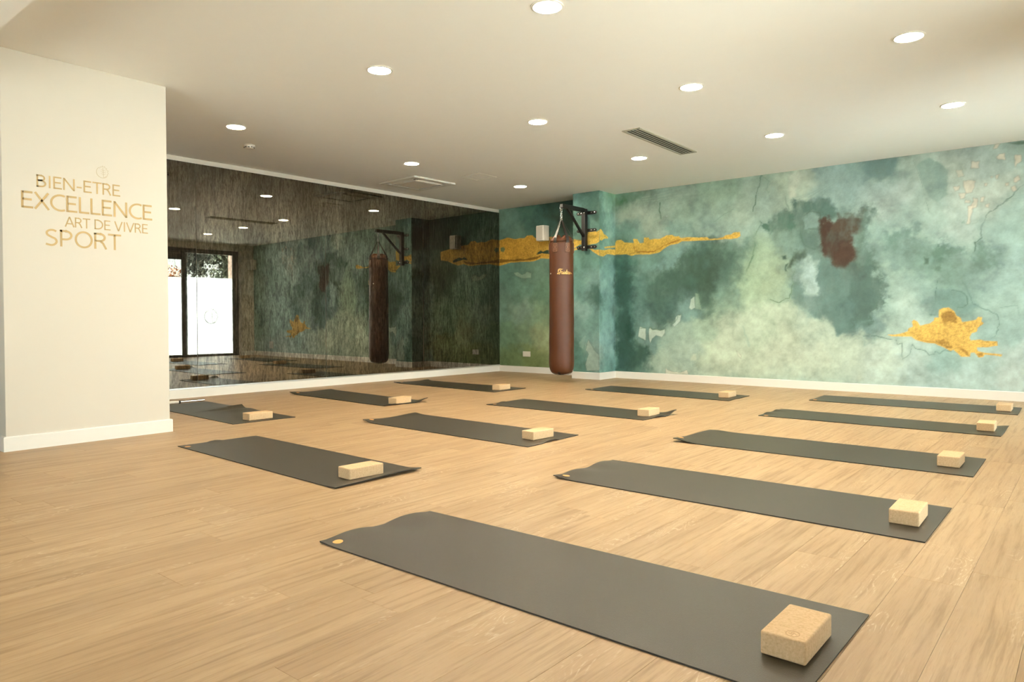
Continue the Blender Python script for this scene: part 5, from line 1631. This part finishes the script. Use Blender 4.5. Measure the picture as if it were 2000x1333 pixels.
for key, Q, lifts, label, logo in MATS:
    P = [Vector(q) for q in Q]
    cx = sum((p.x for p in P)) / 4
    cy = sum((p.y for p in P)) / 4

    def height(s, tt, lifts=lifts):
        z = 0.0
        for ls, lt, rs, rt, h in lifts:
            ds = abs(s - ls) / rs
            dt = abs(tt - lt) / rt
            if ds < 3 and dt < 3:
                z += h * math.exp(-ds * ds * .7) * (max(0, 1 - dt * dt) if lt not in (0, 1) else math.exp(-dt * dt * .9))
        return z

    ss = sorted(set([0, .004, .01, .02, .03, .045, .06, .08, .10, .13, .17] + [.2 + .6 * k / 30 for k in range(31)] + [.83, .87, .90, .92, .94, .955, .97, .98, .99, .996, 1]))
    ts = [k / 20 for k in range(21)]

    def sheet(z0, z1, inset=0.0):
        bm = BM()
        g = {}
        for lay, zz in ((0, z0), (1, z1)):
            for i, s in enumerate(ss):
                for j, tt in enumerate(ts):
                    a = P[0].lerp(P[3], s)
                    b = P[1].lerp(P[2], s)
                    p = a.lerp(b, tt)
                    q = Vector((p.x - cx, p.y - cy))
                    q *= (1 - inset / max(.001, q.length))
                    g[lay, i, j] = bm.verts.new((q.x, q.y, zz + height(s, tt)))
        ni, nj = len(ss), len(ts)
        for i in range(ni - 1):
            for j in range(nj - 1):
                bm.faces.new((g[1, i, j], g[1, i + 1, j], g[1, i + 1, j + 1], g[1, i, j + 1]))
                bm.faces.new((g[0, i, j], g[0, i, j + 1], g[0, i + 1, j + 1], g[0, i + 1, j]))
        for i in range(ni - 1):
            bm.faces.new((g[0, i, 0], g[0, i + 1, 0], g[1, i + 1, 0], g[1, i, 0]))
            bm.faces.new((g[0, i + 1, nj - 1], g[0, i, nj - 1], g[1, i, nj - 1], g[1, i + 1, nj - 1]))
        for j in range(nj - 1):
            bm.faces.new((g[0, 0, j + 1], g[0, 0, j], g[1, 0, j], g[1, 0, j + 1]))
            bm.faces.new((g[0, ni - 1, j], g[0, ni - 1, j + 1], g[1, ni - 1, j + 1], g[1, ni - 1, j]))
        return bm

    m = thing('yoga_mat', label, 'yoga mat', (cx, cy, 0), 0, 'grey yoga mats laid out on the floor')
    obj('top_layer', sheet(.0036, .0052), M_MATTOP, m, smooth=True)
    obj('underlayer', sheet(.0004, .0036, .0008), M_MATEDGE, m, smooth=True)
    if logo:
        lx, ly = logo
        s = (lx - P[0].x) / (P[3].x - P[0].x)
        tt = (ly - P[0].y) / (P[1].y - P[0].y)
        bm = BM()
        rr = .020
        vs = []
        n = 20
        z0 = .0068
        cv = bm.verts.new((lx - cx, ly - cy, z0 + height(s, tt)))
        for k in range(n):
            a = 2 * PI * k / n
            x_, y_ = lx + rr * math.cos(a), ly + rr * math.sin(a)
            s_ = max(0, (x_ - P[0].x) / (P[3].x - P[0].x))
            t_ = max(0, (y_ - P[0].y) / (P[1].y - P[0].y))
            vs.append(bm.verts.new((x_ - cx, y_ - cy, z0 + height(s_, t_))))
        for k in range(n):
            bm.faces.new((cv, vs[k], vs[(k + 1) % n]))
        o = obj('logo_disc', bm, M_COPPER, m)
        o['label'] = 'small round orange logo near the corner'

bm = BM()
box(bm, -.1125, 0, 0, .221, 0, .0605, bevel=.0055, seg=3)
me_block = bpy.data.meshes.new('cork_block')
bm.to_mesh(me_block)
bm.free()
me_block.materials.append(M_CORK)
BLAB = {'A1': 'cork yoga block nearest the camera, stamped with a round leaf mark', 'A2': 'cork yoga block on the second mat from the camera in the right-hand column',
        'A3': 'cork yoga block on the third mat from the camera in the right-hand column', 'A4': 'cork yoga block on the fourth mat from the camera in the right-hand column',
        'A5': 'cork yoga block farthest right, on the mat at the foot of the mural', 'B1': 'cork yoga block on the mat beside the lettered white pillar',
        'B2': 'cork yoga block on the mat in the centre of the room', 'B3': 'cork yoga block on the middle mat with the sharply curled corner',
        'B4': 'cork yoga block on the mat nearest the painted column', 'C1': 'cork yoga block on the wrinkled mat half behind the pillar',
        'C2': 'cork yoga block on the curled mat by the mirror wall', 'C3': 'cork yoga block on the mat nearest the painted corner'}
for k, (x, y, a) in BLOCKS.items():
    o = link_obj('cork_block', me_block)
    o.location = (x, y, .0056)
    o.rotation_euler = (0, 0, a)
    tag(o, BLAB[k], 'yoga block', 'cork yoga blocks on the mats')
    if k == 'A1':
        bm = BM()
        mp = lambda u, v, h: Vector((u, v, .0606 + h))
        stroke(bm, [(-.041 + .0165 * math.cos(2 * PI * q / 28), .030 + .0165 * math.sin(2 * PI * q / 28)) for q in range(28)], .0016, mp, .0003, closed=True)
        for pts in ([(-.052, .030), (-.044, .026), (-.038, .034), (-.030, .028)], [(-.044, .026), (-.046, .036), (-.041, .042)], [(-.041, .018), (-.038, .034)]):
            stroke(bm, pts, .0013, mp, .0003)
        obj('stamp', bm, M_STAMP, o)

# ------------------------------------------------------------------ small things on the floor
t = thing('telescopic_pole', 'white and chrome pole lying on the floor against the mirror wall', 'pole', (.31, -5.44, .016))
bm = BM()
tube(bm, [(.010, .000, 0), (.024, .250, 0)], .0125, 14)
obj('chrome_tube', bm, M_CHROME, t, smooth=True)
bm = BM()
lathe(bm, [(0, -.008), (.0155, -.008), (.0155, .008), (0, .008)], 14)
o = obj('collar', bm, M_BLACK, t, smooth=True)
o.rotation_euler = (PI / 2, 0, -.05)
o.location = (.0095, -.006, 0)
bm = BM()
tube(bm, [(.009, -.014, 0), (.004, -.06, .001), (-.006, -.16, .002), (-.010, -.30, .002)], [.0120, .0150, .0165, .0150], 14)
obj('white_grip', bm, M_PLASTIC, t, smooth=True)

t = thing('exercise_ball', 'dark green exercise ball at the left edge beside the pillar foot', 'ball', (1.72, -7.78, .325))
bm = BM()
bmesh.ops.create_uvsphere(bm, u_segments=48, v_segments=32, radius=.325)
obj('ball_skin', bm, M_BALL, t, smooth=True)
bm = BM()
for k in range(-3, 4):
    z = k * .06
    r = math.sqrt(.325 ** 2 - z * z)
    tube(bm, [(r * math.cos(2 * PI * q / 48), r * math.sin(2 * PI * q / 48), z) for q in range(48)], .004, 6, closed=True)
obj('ridge', bm, M_BALL, t, smooth=True)

# ------------------------------------------------------------------ outside the glazed doors
bm = BM()
box(bm, XR + .41, 18, -20, 8, -.10, -.01)
box(bm, -6, XR + .41, -20, -11.9, -.10, -.01)
struct(obj('terrace', bm, M_TERRACE))


def leaf_cloud(bm, c, R, n, size, rs):
    for _ in range(n):
        v = Vector((rs.gauss(0, 1), rs.gauss(0, 1), rs.gauss(0, 1))).normalized() * (rs.random() ** .4)
        p = Vector((c[0] + v.x * R[0], c[1] + v.y * R[1], c[2] + v.z * R[2]))
        d = Vector((rs.uniform(-1, 1), rs.uniform(-1, 1), rs.uniform(-1, .6))).normalized()
        u, w = frame_of(d)
        s = size * rs.uniform(.7, 1.3)
        a = bm.verts.new(p - d * s)
        b = bm.verts.new(p + u * s * .42)
        e = bm.verts.new(p + d * s)
        f = bm.verts.new(p - u * s * .42)
        bm.faces.new((a, b, e, f))


def tree(name, label, x, y, z, R, n, size, m, trunk, seed):
    rs = random.Random(seed)
    t = thing(name, label, 'tree' if trunk > .03 else 'shrub', (x, y, 0))
    bm = BM()
    tube(bm, smooth_pts([(0, 0, -.01), (.05, .02, z * .35), (-.02, .05, z * .7), (.02, 0, z)], 4), [trunk * (1 - .6 * k / 12) for k in range(13)], 10)
    obj('trunk', bm, M_BARK, t, smooth=True)
    bm = BM()
    leaf_cloud(bm, (0, 0, z), R, n, size, rs)
    o = obj('crown', bm, m, t)
    o['kind'] = 'stuff'
    return t


tree('leafy_tree', 'dark leafy tree outside the glazed door, seen in the mirror', 11.3, .85, 2.75, (1.0, .62, 1.05), 4200, .082, M_LEAF, .06, 1)
tree('leafy_tree', 'greyish green tree outside the glazed door, beside the darker one', 10.7, -.34, 2.75, (.5, .36, .9), 2000, .078, M_LEAF2, .05, 2)
tree('potted_shrub', 'rust coloured shrub outside the left door pane', 10.6, -1.02, 1.95, (.34, .30, .32), 420, .055, M_LEAF3, .02, 3)
t = thing('boundary_post', 'slim pink rendered post outside the glazed door', 'post', (10.05, .238, 0))
bm = BM()
box(bm, -.05, .05, -.035, .035, -.01, 3.2, bevel=.006)
obj('shaft', bm, M_PINK, t)
bm = BM()
box(bm, -.065, .065, -.05, .05, 3.2, 3.26, bevel=.006)
obj('cap', bm, M_PINK, t)
